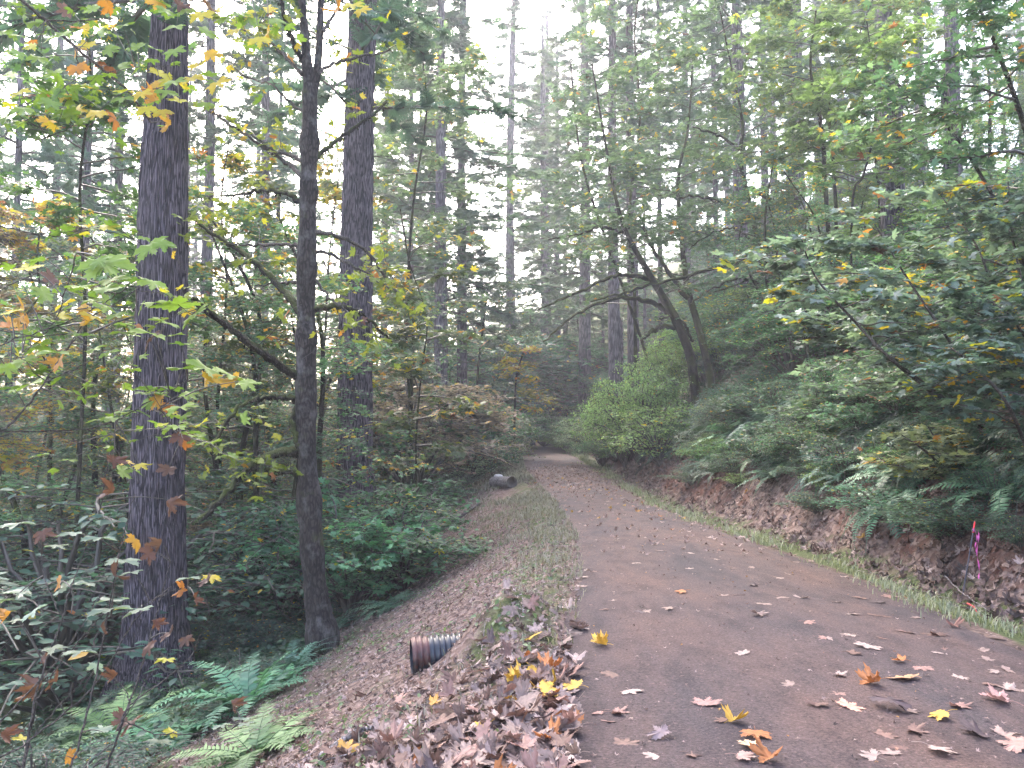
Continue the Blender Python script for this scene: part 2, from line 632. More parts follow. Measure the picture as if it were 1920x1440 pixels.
gme = gb.mesh('ground', ground_mat(), True)
_x, _y = GX.ravel(), GY.ravel()
_dl, _dr = np.maximum(eL(_y) - _x, 0), np.maximum(_x - eR(_y), 0)
for nm, val in (('litter', np.where(_dl > 0, np.clip(1 - _dl / 5, .35, .8), np.interp(_dr, [0, .8, 4, 10], [.45, .6, .45, .3]))),
                ('red', np.where(_dr > 0, np.interp(_dr, [.5, 1.0, 2.4, 4], [.0, .62, .6, .1]) * np.interp(_y, [5, 9, 16, 20, 40, 60], [.6, .8, .5, 1, 1, .2]), 0)),
                ('moss', np.maximum(np.interp(_dl, [0, .05, .6, 1, 2, 6], [.2, .55, .5, .3, .35, .6]) * (_dl > 0), np.interp(_dr, [0, .1, .6, .9, 4, 9], [.3, .65, .65, .25, .35, .6]) * (_dr > 0)))):
    a_ = gme.attributes.new(nm, 'FLOAT', 'POINT')
    a_.data.foreach_set('value', val.astype(np.float32))
tag(link('ground', gme), 'forest floor sloping down left of the path and up right of it', 'ground', kind='structure')


def path_mat():
    m, nd, lk = newmat('packed_red_gravel')
    out = N(nd, 'ShaderNodeOutputMaterial')
    geo = N(nd, 'ShaderNodeNewGeometry')

    def noise(scale, detail=5, rough=.6, sc=None):
        n = N(nd, 'ShaderNodeTexNoise')
        n.inputs['Scale'].default_value = scale
        n.inputs['Detail'].default_value = detail
        n.inputs['Roughness'].default_value = rough
        if sc:
            mp = N(nd, 'ShaderNodeMapping')
            mp.inputs['Scale'].default_value = sc
            lk.new(geo.outputs['Position'], mp.inputs['Vector'])
            lk.new(mp.outputs[0], n.inputs['Vector'])
        else:
            lk.new(geo.outputs['Position'], n.inputs['Vector'])
        return n.outputs[0]
    big = ramp(nd, [(.32, (.060, .046, .050)), (.48, (.092, .062, .059)), (.66, (.118, .071, .060))])
    lk.new(noise(.7, 4, .6, (1.6, .5, 1)), big.inputs[0])
    fine = ramp(nd, [(.28, (.18, .17, .17)), (.45, (.75, .75, .75)), (.58, (1.15, 1.13, 1.12)), (.75, (2.3, 2.2, 2.2))])
    lk.new(noise(58, 5, .8), fine.inputs[0])
    c = mixc(nd, lk, 1.0, big.outputs[0], fine.outputs[0], 'MULTIPLY')
    dmp = ramp(nd, [(.38, (.68, .68, .72)), (.52, (1, 1, 1)), (.66, (1.12, 1.08, 1.04))])
    lk.new(noise(2.6, 6, .7, (1.5, .6, 1)), dmp.inputs[0])
    c = mixc(nd, lk, 1.0, c, dmp.outputs[0], 'MULTIPLY')
    spk = ramp(nd, [(.0, (0, 0, 0)), (.66, (0, 0, 0)), (.70, (1, 1, 1))])
    lk.new(noise(24, 3, .7), spk.inputs[0])
    c = mixc(nd, lk, spk.outputs[0], c, (.16, .10, .085))
    dk = ramp(nd, [(.0, (1, 1, 1)), (.30, (1, 1, 1)), (.36, (0, 0, 0))])
    lk.new(noise(30, 3, .7), dk.inputs[0])
    c = mixc(nd, lk, dk.outputs[0], c, (.05, .035, .03))
    pb = N(nd, 'ShaderNodeBsdfPrincipled')
    lk.new(c, pb.inputs['Base Color'])
    pb.inputs['Roughness'].default_value = .85
    pb.inputs['Specular IOR Level'].default_value = .25
    bp = N(nd, 'ShaderNodeBump')
    bp.inputs['Strength'].default_value = .9
    bp.inputs['Distance'].default_value = .03
    lk.new(noise(34, 6, .8), bp.inputs['Height'])
    lk.new(bp.outputs[0], pb.inputs['Normal'])
    lk.new(pb.outputs[0], out.inputs['Surface'])
    return m


pb_ = MB()
py_ = axis(-20, 88, 2, 20, .06, 1.02)
nn = 22
tt = np.linspace(0, 1, nn)
lft = eL(py_) - .04 + .05 * wob(py_ * 1.1, py_ * 2.1) + rng.uniform(-.025, .025, len(py_))
rgt = eR(py_) + .02 + .06 * wob(py_ * 1.7 + 3, py_ * 1.3) + rng.uniform(-.025, .025, len(py_))
pxs = lft[:, None] * (1 - tt) + rgt[:, None] * tt
pys = np.repeat(py_[:, None], nn, 1)
pzs = H(pxs, pys) + .014 + np.where((tt == 0) | (tt == 1), -.03, 0)[None] + .004 * wob(pxs * 3, pys * 2)
i2 = np.arange(len(py_) - 1)[:, None] * nn + np.arange(nn - 1)[None]
pb_.add(np.stack([pxs, pys, pzs], -1).reshape(-1, 3), [np.stack([i2, i2 + 1, i2 + nn + 1, i2 + nn], -1).reshape(-1, 4)])
tag(pb_.build('path', path_mat(), None, True), 'wide reddish brown packed dirt path curving into the woods', 'path', kind='structure')


def ground_n(x, y, e=.06):
    dx = (H(x + e, y) - H(x - e, y)) / (2 * e)
    dy = (H(x, y + e) - H(x, y - e)) / (2 * e)
    return nz(np.stack([-dx, -dy, np.ones_like(dx)], -1))


# ------------------------------------------------------------------ trees
def bent(p0, d, L, droop, n=7, wig=.06):
    t = np.linspace(0, 1, n)
    p = p0 + np.outer(t * L, d)
    p[:, 2] -= droop * L * t ** 2
    p[1:] += np.cumsum(rng.normal(0, wig * L / n, (n - 1, 3)), 0)
    return p


def fir_crown(Hc, Lmax, nb, seed, drop=.25):
    """a ragged conifer crown: drooping limbs of flat needle sprays, from z = 0 up to Hc"""
    mb = MB()
    for i in range(nb):
        u = (i + rng.uniform(0, 1)) / nb
        z = Hc * u
        L = Lmax * (1 - u) ** .75 * rng.uniform(.55, 1.15) + .3
        a = rng.uniform(0, 2 * math.pi)
        d = nz(np.array([math.cos(a), math.sin(a), rng.uniform(-.15, .3)]))
        p = bent(np.array([0, 0, z]), d, L, drop * rng.uniform(.5, 1.5), 7)
        tube(mb, p, np.linspace(.045, .008, 7) * (.4 + L / Lmax), 3, tint=-5)
        m = int(8 + L * 7)
        s = rng.uniform(.12, 1, m) ** .8
        k = np.minimum((s * 6).astype(int), 5)
        f = (s * 6 - k)[:, None]
        pos = p[k] * (1 - f) + p[k + 1] * f
        side = np.cross(d, [0, 0, 1.0]) * rng.choice([-1, 1], m)[:, None]
        ax = nz(d * rng.uniform(.2, 1.1, m)[:, None] + side * rng.uniform(.3, 1, m)[:, None] + np.array([0, 0, -1]) * rng.uniform(0, .7, m)[:, None])
        nr = np.array([0, 0, 1.0]) + rng.normal(0, .35, (m, 3))
        scatter(mb, NEEDLE, pos, nr, ax, rng.uniform(.45, 1.0, m) * (1.15 - .5 * s), rng.uniform(0, 1, m))
    return mb


# a negative tint marks the wood inside a crown mesh; the material turns it brown
def two_tone(m):
    nd, lk = m.node_tree.nodes, m.node_tree.links
    at = [n for n in nd if n.type == 'ATTRIBUTE'][0]
    pbn = [n for n in nd if n.type == 'BSDF_PRINCIPLED'][0]
    mx = [n for n in nd if n.type == 'MIX_SHADER'][0]
    wood = math_n(nd, lk, 'LESS_THAN', at.outputs['Fac'], -1.0)
    src = pbn.inputs['Base Color'].links[0].from_socket
    lk.new(mixc(nd, lk, wood, src, (.055, .042, .034)), pbn.inputs['Base Color'])
    tv = math_n(nd, lk, 'MULTIPLY', math_n(nd, lk, 'SUBTRACT', 1.0, wood), mx.inputs[0].default_value)
    lk.new(tv, mx.inputs[0])


for m_ in (M_LEAF, M_FIR, M_FERN):
    two_tone(m_)

CROWN = [fir_crown(24, 4.6, 100, 0).mesh('fir_crown', M_FIR), fir_crown(22, 3.8, 84, 1, .4).mesh('fir_crown', M_FIR),
         fir_crown(26, 5.2, 90, 2, .15).mesh('fir_crown', M_FIR)]


def unit_trunk(seed):
    mb = MB()
    n = 40
    t = np.linspace(0, 1, n)
    p = np.stack([.25 * np.sin(t * 5 + seed) * t, .2 * np.sin(t * 4 + 2 * seed) * t, t], -1)
    p[:, :2] *= 1.0
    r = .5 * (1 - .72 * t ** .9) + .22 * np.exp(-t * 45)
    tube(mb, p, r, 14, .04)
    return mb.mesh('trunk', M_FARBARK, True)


UT = [unit_trunk(i) for i in range(3)]
GREEN_FIR = [(.075, .125, .10), (.09, .14, .105), (.085, .12, .085), (.095, .13, .08)]


def far_fir(px, Y, wpx, label, top=34, crown0=9, ci=None, lean=0.0, group=None, cscale=1.0, dark=1.0):
    p = P(px, 700, Y)
    x = p[0]
    z = float(H(x, Y)) - .3
    d = wpx * Y / F_PX
    i = rng.integers(3) if ci is None else ci
    t = thing('fir_tree', label, 'tree', (x, Y, z), group)
    t.rotation_euler = (0, lean, rng.uniform(0, 6.28) if lean == 0 else 0)
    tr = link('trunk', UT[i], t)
    tr.scale = (d, d, top)
    cr = link('crown', CROWN[i], t, GREEN_FIR[int(rng.integers(4))])
    hc = (24, 22, 26)[i]
    sc = (top + 1 - crown0) / hc
    cr.location = (0, 0, crown0)
    cr.scale = (cscale * sc ** .5, cscale * sc ** .5, sc)
    cr.rotation_euler = (0, 0, rng.uniform(0, 6.28))
    return t


def big_fir(label, pts, Y, crown0, ci):
    """a thick fir near the path: fluted, ridged bark modelled along pixel-measured widths (px, py, width)"""
    c = np.array([P(a, b, Y) for a, b, _ in pts])
    w_ = np.array([q[2] for q in pts]) * Y / F_PX / 2
    base = c[0].copy()
    base[2] = float(H(base[0], base[1])) - .4
    c[0] = base
    nxt = c[-1] + (c[-1] - c[-2]) / np.linalg.norm(c[-1] - c[-2]) * 16
    cc = np.vstack([c, nxt])
    ww = np.append(w_, w_[-1] * .35)
    n = 260
    zz = np.linspace(cc[0, 2], cc[-1, 2], n)
    ctr = np.stack([np.interp(zz, cc[:, 2], cc[:, k]) for k in range(3)], -1) - base
    rad = np.interp(zz, cc[:, 2], ww)
    S_ = 72
    th = np.arange(S_) / S_ * 2 * math.pi
    T, Zg = np.meshgrid(th, zz)
    fl = .035 * np.sin(T * 5 + Zg * .25) + .02 * np.sin(T * 9 - Zg * .4 + 1)
    rg = .030 * np.sin(T * 23 + 1.6 * np.sin(Zg * 2.1 + T * 2)) + .026 * np.sin(T * 34 + 2.2 * np.sin(Zg * 1.3 - T * 3) + 1)
    plate = .02 * np.sin(Zg * 9 + 3 * np.sin(T * 11))
    R = rad[:, None] * (1 + fl + rg + plate + rng.normal(0, .012, T.shape))
    root = np.exp(-np.maximum(zz - zz[0] - .5, 0) / .45)[:, None] * (.25 + .14 * np.sin(T * 5 + 1))
    R = R * (1 + root)
    v = np.stack([ctr[:, 0:1] + R * np.cos(T), ctr[:, 1:2] + R * np.sin(T), ctr[:, 2:3] + 0 * T], -1)
    mb = MB()
    i = np.arange(n - 1)[:, None] * S_
    j = np.arange(S_)[None]
    k = (j + 1) % S_
    mb.add(v.reshape(-1, 3), [np.stack([i + j, i + k, i + S_ + k, i + S_ + j], -1).reshape(-1, 4)])
    t = thing('fir_tree', label, 'tree', base)
    mb.build('trunk', M_FIRBARK, t, True)
    for _ in range(9):     # dead snags
        tw = MB()
        q = int(rng.integers(60, 200))
        a = rng.uniform(0, 6.28)
        d = np.array([math.cos(a), math.sin(a), rng.uniform(-.3, .2)])
        tube(tw, bent(ctr[q], d, rad[q] + rng.uniform(.15, .9), .2, 6), np.linspace(.02, .004, 6), 4)
        tw.build('branch', M_TWIG, t)
    cr = link('crown', CROWN[ci], t, GREEN_FIR[0])
    cr.location = tuple(np.array([np.interp(crown0, ctr[:, 2], ctr[:, 0]), np.interp(crown0, ctr[:, 2], ctr[:, 1]), crown0]))
    return t


class Wood:
    """thin twigs that go into the same mesh as the leaves they carry (negative tint = wood)"""
    def __init__(s, mb): s.mb = mb
    def add(s, v, faces, tint=None): s.mb.add(v, faces, -5.0)


def leaf_cloud(mb, p, n, tmpl, size, spread, tintf, flat=.3, hang=0.0):
    """n leaves on short stalks round the polyline p"""
    u = rng.uniform(.12, 1, n) * (len(p) - 1)
    k = np.minimum(u.astype(int), len(p) - 2)
    f = (u - k)[:, None]
    pos = p[k] * (1 - f) + p[k + 1] * f
    a = rng.uniform(0, 2 * math.pi, n)
    off = np.stack([np.cos(a), np.sin(a), rng.normal(0, .35, n)], -1)
    pos = pos + off * (spread * rng.uniform(.2, 1, n))[:, None]
    pos[:, 2] -= hang * rng.uniform(0, 1, n)
    nr = np.array([0, 0, 1.0]) + rng.normal(0, flat, (n, 3))
    ax = off + np.array([0, 0, -.25]) + rng.normal(0, .3, (n, 3))
    scatter(mb, tmpl[int(rng.integers(len(tmpl)))] if isinstance(tmpl, list) else tmpl, pos, nr, ax, size * rng.uniform(.55, 1.2, n), tintf(n))


def tints(turn, lo=0.0, hi=1.0):
    def f(n):
        t = rng.uniform(lo, hi, n)
        m = rng.uniform(0, 1, n) < turn
        return np.where(m, 1.0 + np.clip(rng.beta(1.1, 2.0, n), .01, .99), t)
    return f


def grow_limbs(wood, leaves, stem, t0, nl, L, ntw, leaf, nleaf, tmpl=LEAF_LO, turn=.08, rise=.25, spread=.28, az=None, droop=.18, wr=.03, flat=.35):
    """side limbs with twigs and leaf tiers along a stem polyline"""
    m = len(stem)
    for i in range(nl):
        u = t0 + (1 - t0) * (i + rng.uniform(0, 1)) / nl
        k = u * (m - 1)
        a_, f_ = min(int(k), m - 2), k - min(int(k), m - 2)
        p0 = stem[a_] * (1 - f_) + stem[a_ + 1] * f_
        a = rng.uniform(0, 2 * math.pi) if az is None else rng.uniform(*az)
        d = nz(np.array([math.cos(a), math.sin(a), rise + rng.normal(0, .18)]))
        ll = L * rng.uniform(.55, 1.15) * (1.1 - .5 * u)
        lp = bent(p0, d, ll, droop, 8, .12)
        tube(wood, lp, np.linspace(wr * (1.1 - .6 * u), .006, 8), 4)
        tf = tints(turn * rng.choice([.3, .6, 1.0, 2.4]))
        for j in range(ntw):
            q = rng.uniform(.25, 1) * 7
            b = min(int(q), 6)
            s0 = lp[b] + (lp[b + 1] - lp[b]) * (q - b)
            aa = a + rng.choice([-1, 1]) * rng.uniform(.4, 1.3)
            td = nz(np.array([math.cos(aa), math.sin(aa), rng.normal(.05, .15)]))
            tp = bent(s0, td, ll * rng.uniform(.2, .45), .15, 4, .1)
            tube(wood, tp, np.linspace(.009, .003, 4), 3)
            leaf_cloud(leaves, tp, nleaf, tmpl, leaf, spread, tf, flat)


def maple(label, base, stems, Y, limbs, color, leaf=.15, group=None, bark=None, dY=0.0, bare=.35, name='maple_tree', extra=()):
    """stems: pixel polylines (px, py, width) at depth Y (plus dY per stem); limbs: keyword arguments for grow_limbs"""
    bp = P(base[0], base[1], Y)
    bp[2] = float(H(bp[0], bp[1])) - .15
    t = thing(name, label, 'tree', bp, group)
    leaves = MB()
    wood = Wood(leaves)
    for si, st in enumerate(stems):
        pts = [P(a, b, Y + dY * si + .02 * j * Y * (1 if si % 2 else -1) * .3) for j, (a, b, _) in enumerate(st)]
        wd = [.46 * c * Y / F_PX / 2 for _, _, c in st]
        if abs(st[0][0] - base[0]) < 60 and st[0][1] >= base[1] - 40:
            pts.insert(0, bp.copy())
            wd.insert(0, wd[0] * 1.15)
        pts = np.array(pts) - bp
        n = 8 * len(pts)
        pl = catmull(pts, n)
        rd = np.interp(np.linspace(0, 1, n), np.linspace(0, 1, len(wd)), wd)
        trunk = MB()
        tube(trunk, pl, rd, 10, .07)
        trunk.build('trunk', bark or M_MOSSBARK, t, True)
        grow_limbs(wood, leaves, pl, bare, **limbs, leaf=leaf)
    for pts, w0, w1, dy in extra:
        p = catmull(np.array([P(a, b, Y + dy * i / (len(pts) - 1)) for i, (a, b) in enumerate(pts)]) - bp, 7 * len(pts))
        p[1:] += rng.normal(0, .025, p[1:].shape)
        b = MB()
        tube(b, p, np.linspace(w0, w1, len(p)) * Y / F_PX / 2, 6, .25)
        b.build('branch', M_MOSSBARK, t)
        for _ in range(4):
            k = int(rng.integers(len(p) // 3, len(p) - 1))
            tp = bent(p[k], nz(p[k + 1] - p[k] + rng.normal(0, .12, 3)), rng.uniform(.5, 1.3), .12, 6, .25)
            tube(wood, tp, np.linspace(.012, .003, 6), 3)
            if rng.uniform() < .6: leaf_cloud(leaves, tp, 8, LEAF_LO, leaf * .9, .25, tints(.05), .3)
    leaves.build('crown', M_LEAF, t, False, color)
    return t


def polyline_px(pts, Y, dy=None):
    return np.array([P(a, b, Y if dy is None else Y + dy * i / max(len(pts) - 1, 1)) for i, (a, b) in enumerate(pts)])


# ---- the thick fir on the left and the second one behind it
big_fir('thickest dark ridged fir trunk, between the overhanging yellow maple leaves and the slim mossy maple', [(285, 1300, 150), (290, 1180, 112), (295, 900, 92), (303, 600, 88), (308, 320, 82), (318, 60, 66), (322, -150, 56)], 13.8, 11.5, 1)
big_fir('tall lilac grey fir trunk standing just right of the slim mossy maple', [(664, 860, 70), (665, 720, 62), (668, 450, 58), (676, 150, 52), (684, -60, 48)], 23.0, 12.5, 2)


# ---- the slim maple with mossy limbs
def slim_maple():
    Y = 12.8
    base = P(600, 1175, Y)
    base[2] = float(H(base[0], base[1])) - .1
    t = thing('maple_tree', 'slim mottled maple with bare arching mossy limbs, left of the path', 'tree', base)
    tr = MB()
    main = [(606, 1200, 58), (592, 1110, 46), (582, 980, 40), (574, 820, 36), (574, 690, 38), (574, 560, 34), (577, 420, 31), (580, 290, 31), (581, 190, 27), (574, 100, 16), (566, 0, 14), (556, -120, 10)]
    pl = catmull(np.array([P(a, b, Y) for a, b, _ in main]) - base, 90)
    pl[0, 2] = min(pl[0, 2], 0)
    rd = np.interp(np.linspace(0, 1, 90), np.linspace(0, 1, len(main)), [c * Y / F_PX / 2 for *_, c in main])
    rd *= 1 + .05 * np.sin(np.arange(90) * 1.1) + .06 * np.sin(np.arange(90) * .43 + 1)
    for k_ in (18, 27, 36, 44, 52, 58, 66, 72):      # swellings where limbs join
        rd *= 1 + .20 * np.exp(-((np.arange(90) - k_) / 1.3) ** 2)
    tube(tr, pl, rd, 14, .05)
    sec = catmull(polyline_px([(582, 200), (596, 120), (602, 0), (606, -130)], Y, .3) - base, 20)
    tube(tr, sec, np.linspace(17, 11, 20) * Y / F_PX / 2, 10, .05)
    tr.build('trunk', M_MAPLEBARK, t, True)
    limbs = [([(560, 708), (520, 680), (470, 645), (415, 602), (360, 560)], 16, 8, -1.5), ([(562, 585), (535, 550), (500, 512), (450, 470), (400, 440), (345, 395)], 13, 5, 1.2),
             ([(560, 752), (530, 744), (490, 746), (450, 762), (420, 800), (395, 840)], 10, 4, -.8), ([(560, 850), (535, 846), (500, 856), (455, 890), (415, 935), (375, 975)], 15, 8, -1.4),
             ([(565, 888), (540, 884), (497, 880)], 10, 7, -.4), ([(588, 580), (620, 574), (660, 580), (695, 604), (735, 640)], 12, 3, 1.0),
             ([(572, 306), (545, 290), (510, 282), (470, 250)], 8, 3, .8), ([(590, 296), (620, 272), (680, 230), (725, 190)], 9, 4, .9), ([(562, 378), (535, 362), (500, 357), (450, 364), (395, 368)], 9, 3, .6),
             ([(566, 330), (545, 310), (500, 280), (430, 232), (380, 200)], 8, 3, 1.4), ([(590, 436), (625, 440), (680, 465), (725, 520), (750, 560)], 8, 3, .8), ([(590, 470), (640, 486), (700, 520), (735, 545)], 6, 2, .2),
             ([(565, 462), (520, 458), (470, 460), (430, 456)], 7, 2, .5), ([(570, 118), (550, 80), (535, 40), (522, -30)], 9, 5, -.6), ([(566, 140), (530, 100), (495, 75), (470, 62)], 7, 3, .8),
             ([(598, 136), (630, 118), (680, 105), (730, 95)], 7, 3, .8), ([(603, 60), (625, 30), (650, -30)], 7, 4, .5), ([(575, 215), (540, 190), (510, 160), (450, 140)], 6, 2, .9), ([(588, 520), (620, 560), (655, 590), (680, 640)], 5, 2, -.6),
             ([(560, 760), (548, 790), (556, 830)], 11, 8, -.2), ([(558, 530), (530, 530), (480, 535)], 6, 2, .6)]
    leaves = MB()
    wood = Wood(leaves)
    for pts, w0, w1, dy in limbs:
        p = catmull(polyline_px(pts, Y, dy) - base, 6 * len(pts))
        m = len(p)
        p += rng.normal(0, .012, p.shape)
        b = MB()
        tube(b, p, np.linspace(w0 * 1.15, w1 * 1.2, m) * Y / F_PX / 2, 7, .22)
        if w0 >= 9:      # tufts of moss hanging under the limb
            q = p[rng.integers(1, m, 90)] + rng.normal(0, .015, (90, 3)) - np.array([0, 0, w0 * .3 * Y / F_PX])
            scatter(b, RHOMB, q, rng.normal(0, 1, (90, 3)), np.array([0, 0, -1.0]) + rng.normal(0, .3, (90, 3)), rng.uniform(.02, .07, 90), 0)
        b.build('branch', M_MOSSBARK if w0 >= 9 else M_TWIG, t)
        for _ in range(5 if len(pts) > 3 else 1):
            k = int(rng.integers(m // 3, m - 1))
            d = nz(p[k + 1] - p[k] + rng.normal(0, .04, 3) + np.array([0, 0, .01]))
            tp = bent(p[k], nz(d + rng.normal(0, .5, 3)), rng.uniform(.4, 1.1), .1, 6, .2)
            tube(wood, tp, np.linspace(.008, .002, 6), 3)
            leaf_cloud(leaves, tp, int(rng.integers(4, 13)), LEAF_HI, .11, .16, tints(.18, .4, 1.0), .45)
    leaves.build('crown', M_LEAF, t, False, (.16, .19, .035))


slim_maple()

# ---- firs further off: (px, depth, trunk width px, label, height, crown starts at)
FIRS = [
    (384, 40, 28, 'pale hazy fir trunk against the white gap between the two thick left trunks', 36, 17),
    (492, 44, 22, 'slender hazy fir just left of the slim mossy maple', 34, 14),
    (517, 50, 13, 'thin grey fir pole close behind the slim mossy maple', 30, 12),
    (722, 56, 11, 'very thin fir pole right of the tall lilac grey trunk', 34, 12),
    (768, 54, 14, 'thin hazy fir between the tall lilac grey trunk and the pair of central firs', 36, 11),
    (826, 46, 31, 'bluish fir of the central pair, thicker and with the denser crown', 34, 9),
    (866, 50, 23, 'thinner fir of the central pair, beside the white sky gap', 36, 10),
    (958, 72, 24, 'fir trunk edging the white sky gap on its right', 38, 8),
    (1021, 74, 20, 'slender fir rising from the shrubs where the path ends', 34, 10),
    (1045, 80, 17, 'thin fir pole behind the end of the path', 34, 12),
    (1097, 60, 26, 'straight grey fir standing at the foot of the bank where the path ends', 38, 9),
    (1152, 46, 25, 'fir trunk on the slope behind the bright green bush', 36, 11),
    (1187, 47, 24, 'fir trunk rising above the bright green bush', 36, 12),
    (1240, 55, 11, 'thin distant fir pole seen left of the leaning twin maple', 34, 12),
    (1392, 38, 30, 'pale fir trunk behind the curved mossy maple on the bank', 38, 13),
    (1345, 50, 13, 'dark thin fir pole between the leaning twin maple and the curved maple', 34, 10),
    (1500, 40, 34, 'lilac fir trunk lit by a small sky gap on the right slope', 40, 16),
    (1676, 25, 38, 'dark fir trunk on the right slope above the orange tinged maple leaves', 36, 14),
    (1800, 27, 30, 'dark fir trunk high on the right slope near a bright sky gap', 36, 12),
    (1735, 42, 18, 'faint fir trunk between the two dark trunks of the right slope', 38, 14),
    (1610, 48, 16, 'faint fir pole left of the dark trunk on the right slope', 38, 14),
    (152, 34, 20, 'grey fir behind the yellow leaves, left of the thickest trunk', 34, 11),
    (95, 46, 20, 'hazy fir deep in the woods at the far left', 36, 9),
    (22, 30, 17, 'dark fir trunk cut by the left edge of the picture', 34, 9),
    (215, 38, 22, 'fir trunk half hidden just left of the thickest trunk', 34, 11),
    (560, 60, 13, 'faint fir pole between the slim maple and the tall lilac grey trunk', 36, 12),
    (1290, 62, 18, 'faint grey fir behind the right stem of the leaning twin maple', 40, 14),
    (1440, 58, 18, 'faint fir trunk right of the curved maple stem', 40, 14),
    (905, 78, 15, 'low distant fir filling the foot of the white sky gap', 17, 3),
]
for px_, Y_, w_, lb_, top_, c0_ in FIRS:
    far_fir(px_, Y_, w_, lb_, top_, c0_, cscale=rng.uniform(.8, 1.05) * (1.3 if 740 < px_ < 1100 else 1))
k_ = 0
for i in range(34):
    Y_ = rng.uniform(62, 105)
    px_ = rng.uniform(-150, 2080)
    if 860 < px_ < 965 or 370 < px_ < 480 and i % 2: continue
    far_fir(px_, Y_, rng.uniform(.5, 1.0) * F_PX / Y_, 'faint hazy fir far back in the forest', rng.uniform(26, 42), rng.uniform(4, 12), group='faint firs far back in the forest', cscale=rng.uniform(.9, 1.3))
for px_, Y_ in ((120, 62), (330, 70), (640, 66), (700, 78), (800, 82), (1000, 72), (1060, 80), (1130, 66), (1210, 76), (1330, 72), (1480, 70), (1580, 62), (1700, 66), (1850, 60), (1950, 52), (20, 75)):
    far_fir(px_, Y_, rng.uniform(.35, .6) * F_PX / Y_, 'young hazy fir with branches low to the ground in the far woods', rng.uniform(9, 17), 1.0, group='young firs in the far woods', cscale=.8)

# ---- broadleaf trees of the middle distance
LG = dict(nl=20, L=3.4, ntw=7, nleaf=15, turn=.03, rise=.22)
maple('leaning twin stemmed maple with dark mossy trunks on the bank above the ferns', (1308, 725),
      [[(1302, 722, 40), (1292, 660, 38), (1262, 590, 36), (1215, 510, 26), (1172, 430, 17), (1150, 350, 13), (1132, 250, 10), (1110, 120, 7)],
       [(1332, 722, 34), (1314, 630, 30), (1290, 540, 26), (1276, 430, 20), (1272, 330, 15), (1290, 240, 10), (1300, 100, 7)]], 31, dict(LG, nl=28, L=3.8), (.105, .155, .09), dY=.5, bare=.42, extra=[([(1262, 592), (1215, 565), (1150, 560), (1080, 590), (1020, 640)], 11, 3, -2), ([(1225, 525), (1160, 515), (1090, 545), (1010, 580)], 10, 3, -1.5), ([(1290, 622), (1250, 612), (1222, 622), (1205, 634)], 11, 6, -.5), ([(1290, 560), (1250, 505), (1215, 450), (1203, 410)], 10, 5, .8), ([(1175, 440), (1130, 425), (1080, 440), (1030, 450)], 7, 3, -1), ([(1300, 640), (1275, 600), (1235, 596)], 6, 3, -.6)])
maple('curved mossy maple stem with long sideways limbs on the bank', (1470, 650),
      [[(1466, 640, 26), (1444, 560, 26), (1424, 470, 23), (1405, 380, 20), (1388, 300, 16), (1392, 230, 12), (1370, 120, 8), (1350, 20, 6)]], 28, dict(LG, nl=30, L=3.6), (.10, .15, .09), bare=.35, extra=[([(1428, 485), (1380, 492), (1310, 512), (1200, 540), (1110, 565)], 11, 3, -1.5), ([(1408, 400), (1370, 385), (1310, 368), (1270, 372)], 10, 3, -.8), ([(1402, 352), (1440, 372), (1490, 395), (1535, 408)], 9, 4, .5), ([(1440, 550), (1400, 520), (1340, 540), (1290, 570)], 6, 3, -1), ([(1392, 285), (1350, 255), (1300, 238)], 7, 3, .5), ([(1462, 668), (1420, 655), (1390, 640), (1368, 618)], 8, 4, -.6), ([(1425, 470), (1380, 430), (1330, 440), (1290, 470)], 5, 2, -.6), ([(1430, 500), (1390, 530), (1330, 550)], 6, 2, -.8)])
maple('twin upright maple stems high on the right slope', (1560, 440),
      [[(1553, 430, 19), (1546, 330, 18), (1542, 250, 15), (1520, 130, 11), (1530, 20, 8)], [(1568, 430, 15), (1562, 300, 14), (1556, 180, 11), (1600, 90, 8), (1640, -10, 6)]], 23, dict(LG, nl=24, L=3.0, turn=.03), (.13, .18, .085), dY=.4, bare=.4)
maple('thin bowed maple stem right of the twin upright stems', (1590, 400), [[(1598, 385, 10), (1618, 330, 10), (1638, 250, 8), (1640, 150, 6), (1625, 40, 4)]], 20, dict(LG, nl=14, L=2.2, nleaf=12), (.14, .20, .07), bare=.4)
maple('leafy maple crown hanging over the far end of the path', (1215, 700), [[(1215, 690, 14), (1190, 600, 13), (1140, 460, 11), (1090, 300, 9), (1070, 120, 7)]], 35, dict(LG, nl=24, L=4.0, nleaf=16), (.10, .15, .10), bare=.45)
maple('maple with pale green upper leaves right of the tall lilac grey trunk', (770, 800), [[(770, 800, 12), (762, 600, 11), (775, 380, 9), (800, 200, 8), (780, 40, 6)]], 30, dict(LG, nl=44, L=4.2, nleaf=19, turn=.05), (.12, .165, .105), bare=.3)
maple('tall slender maple filling the top of the middle distance', (1190, 560), [[(1190, 560, 14), (1180, 400, 12), (1200, 220, 10), (1190, 60, 8), (1210, -80, 6)]], 36, dict(LG, nl=34, L=4.6, nleaf=15), (.11, .16, .10), bare=.3)
maple('dying tan leaved maple in the thicket at the far left', (90, 830), [[(95, 830, 14), (88, 650, 12), (70, 480, 9), (90, 380, 6)]], 22, dict(LG, nl=24, L=2.8, turn=.6, nleaf=26), (.19, .14, .09), bare=.2)
maple('dark green maple between the left edge and the thickest trunk', (140, 850), [[(150, 850, 16), (160, 600, 14), (150, 350, 12), (170, 150, 9), (150, -40, 6)]], 17, dict(LG, nl=30, L=2.6, turn=.05, nleaf=15), (.08, .15, .045), bare=.35)
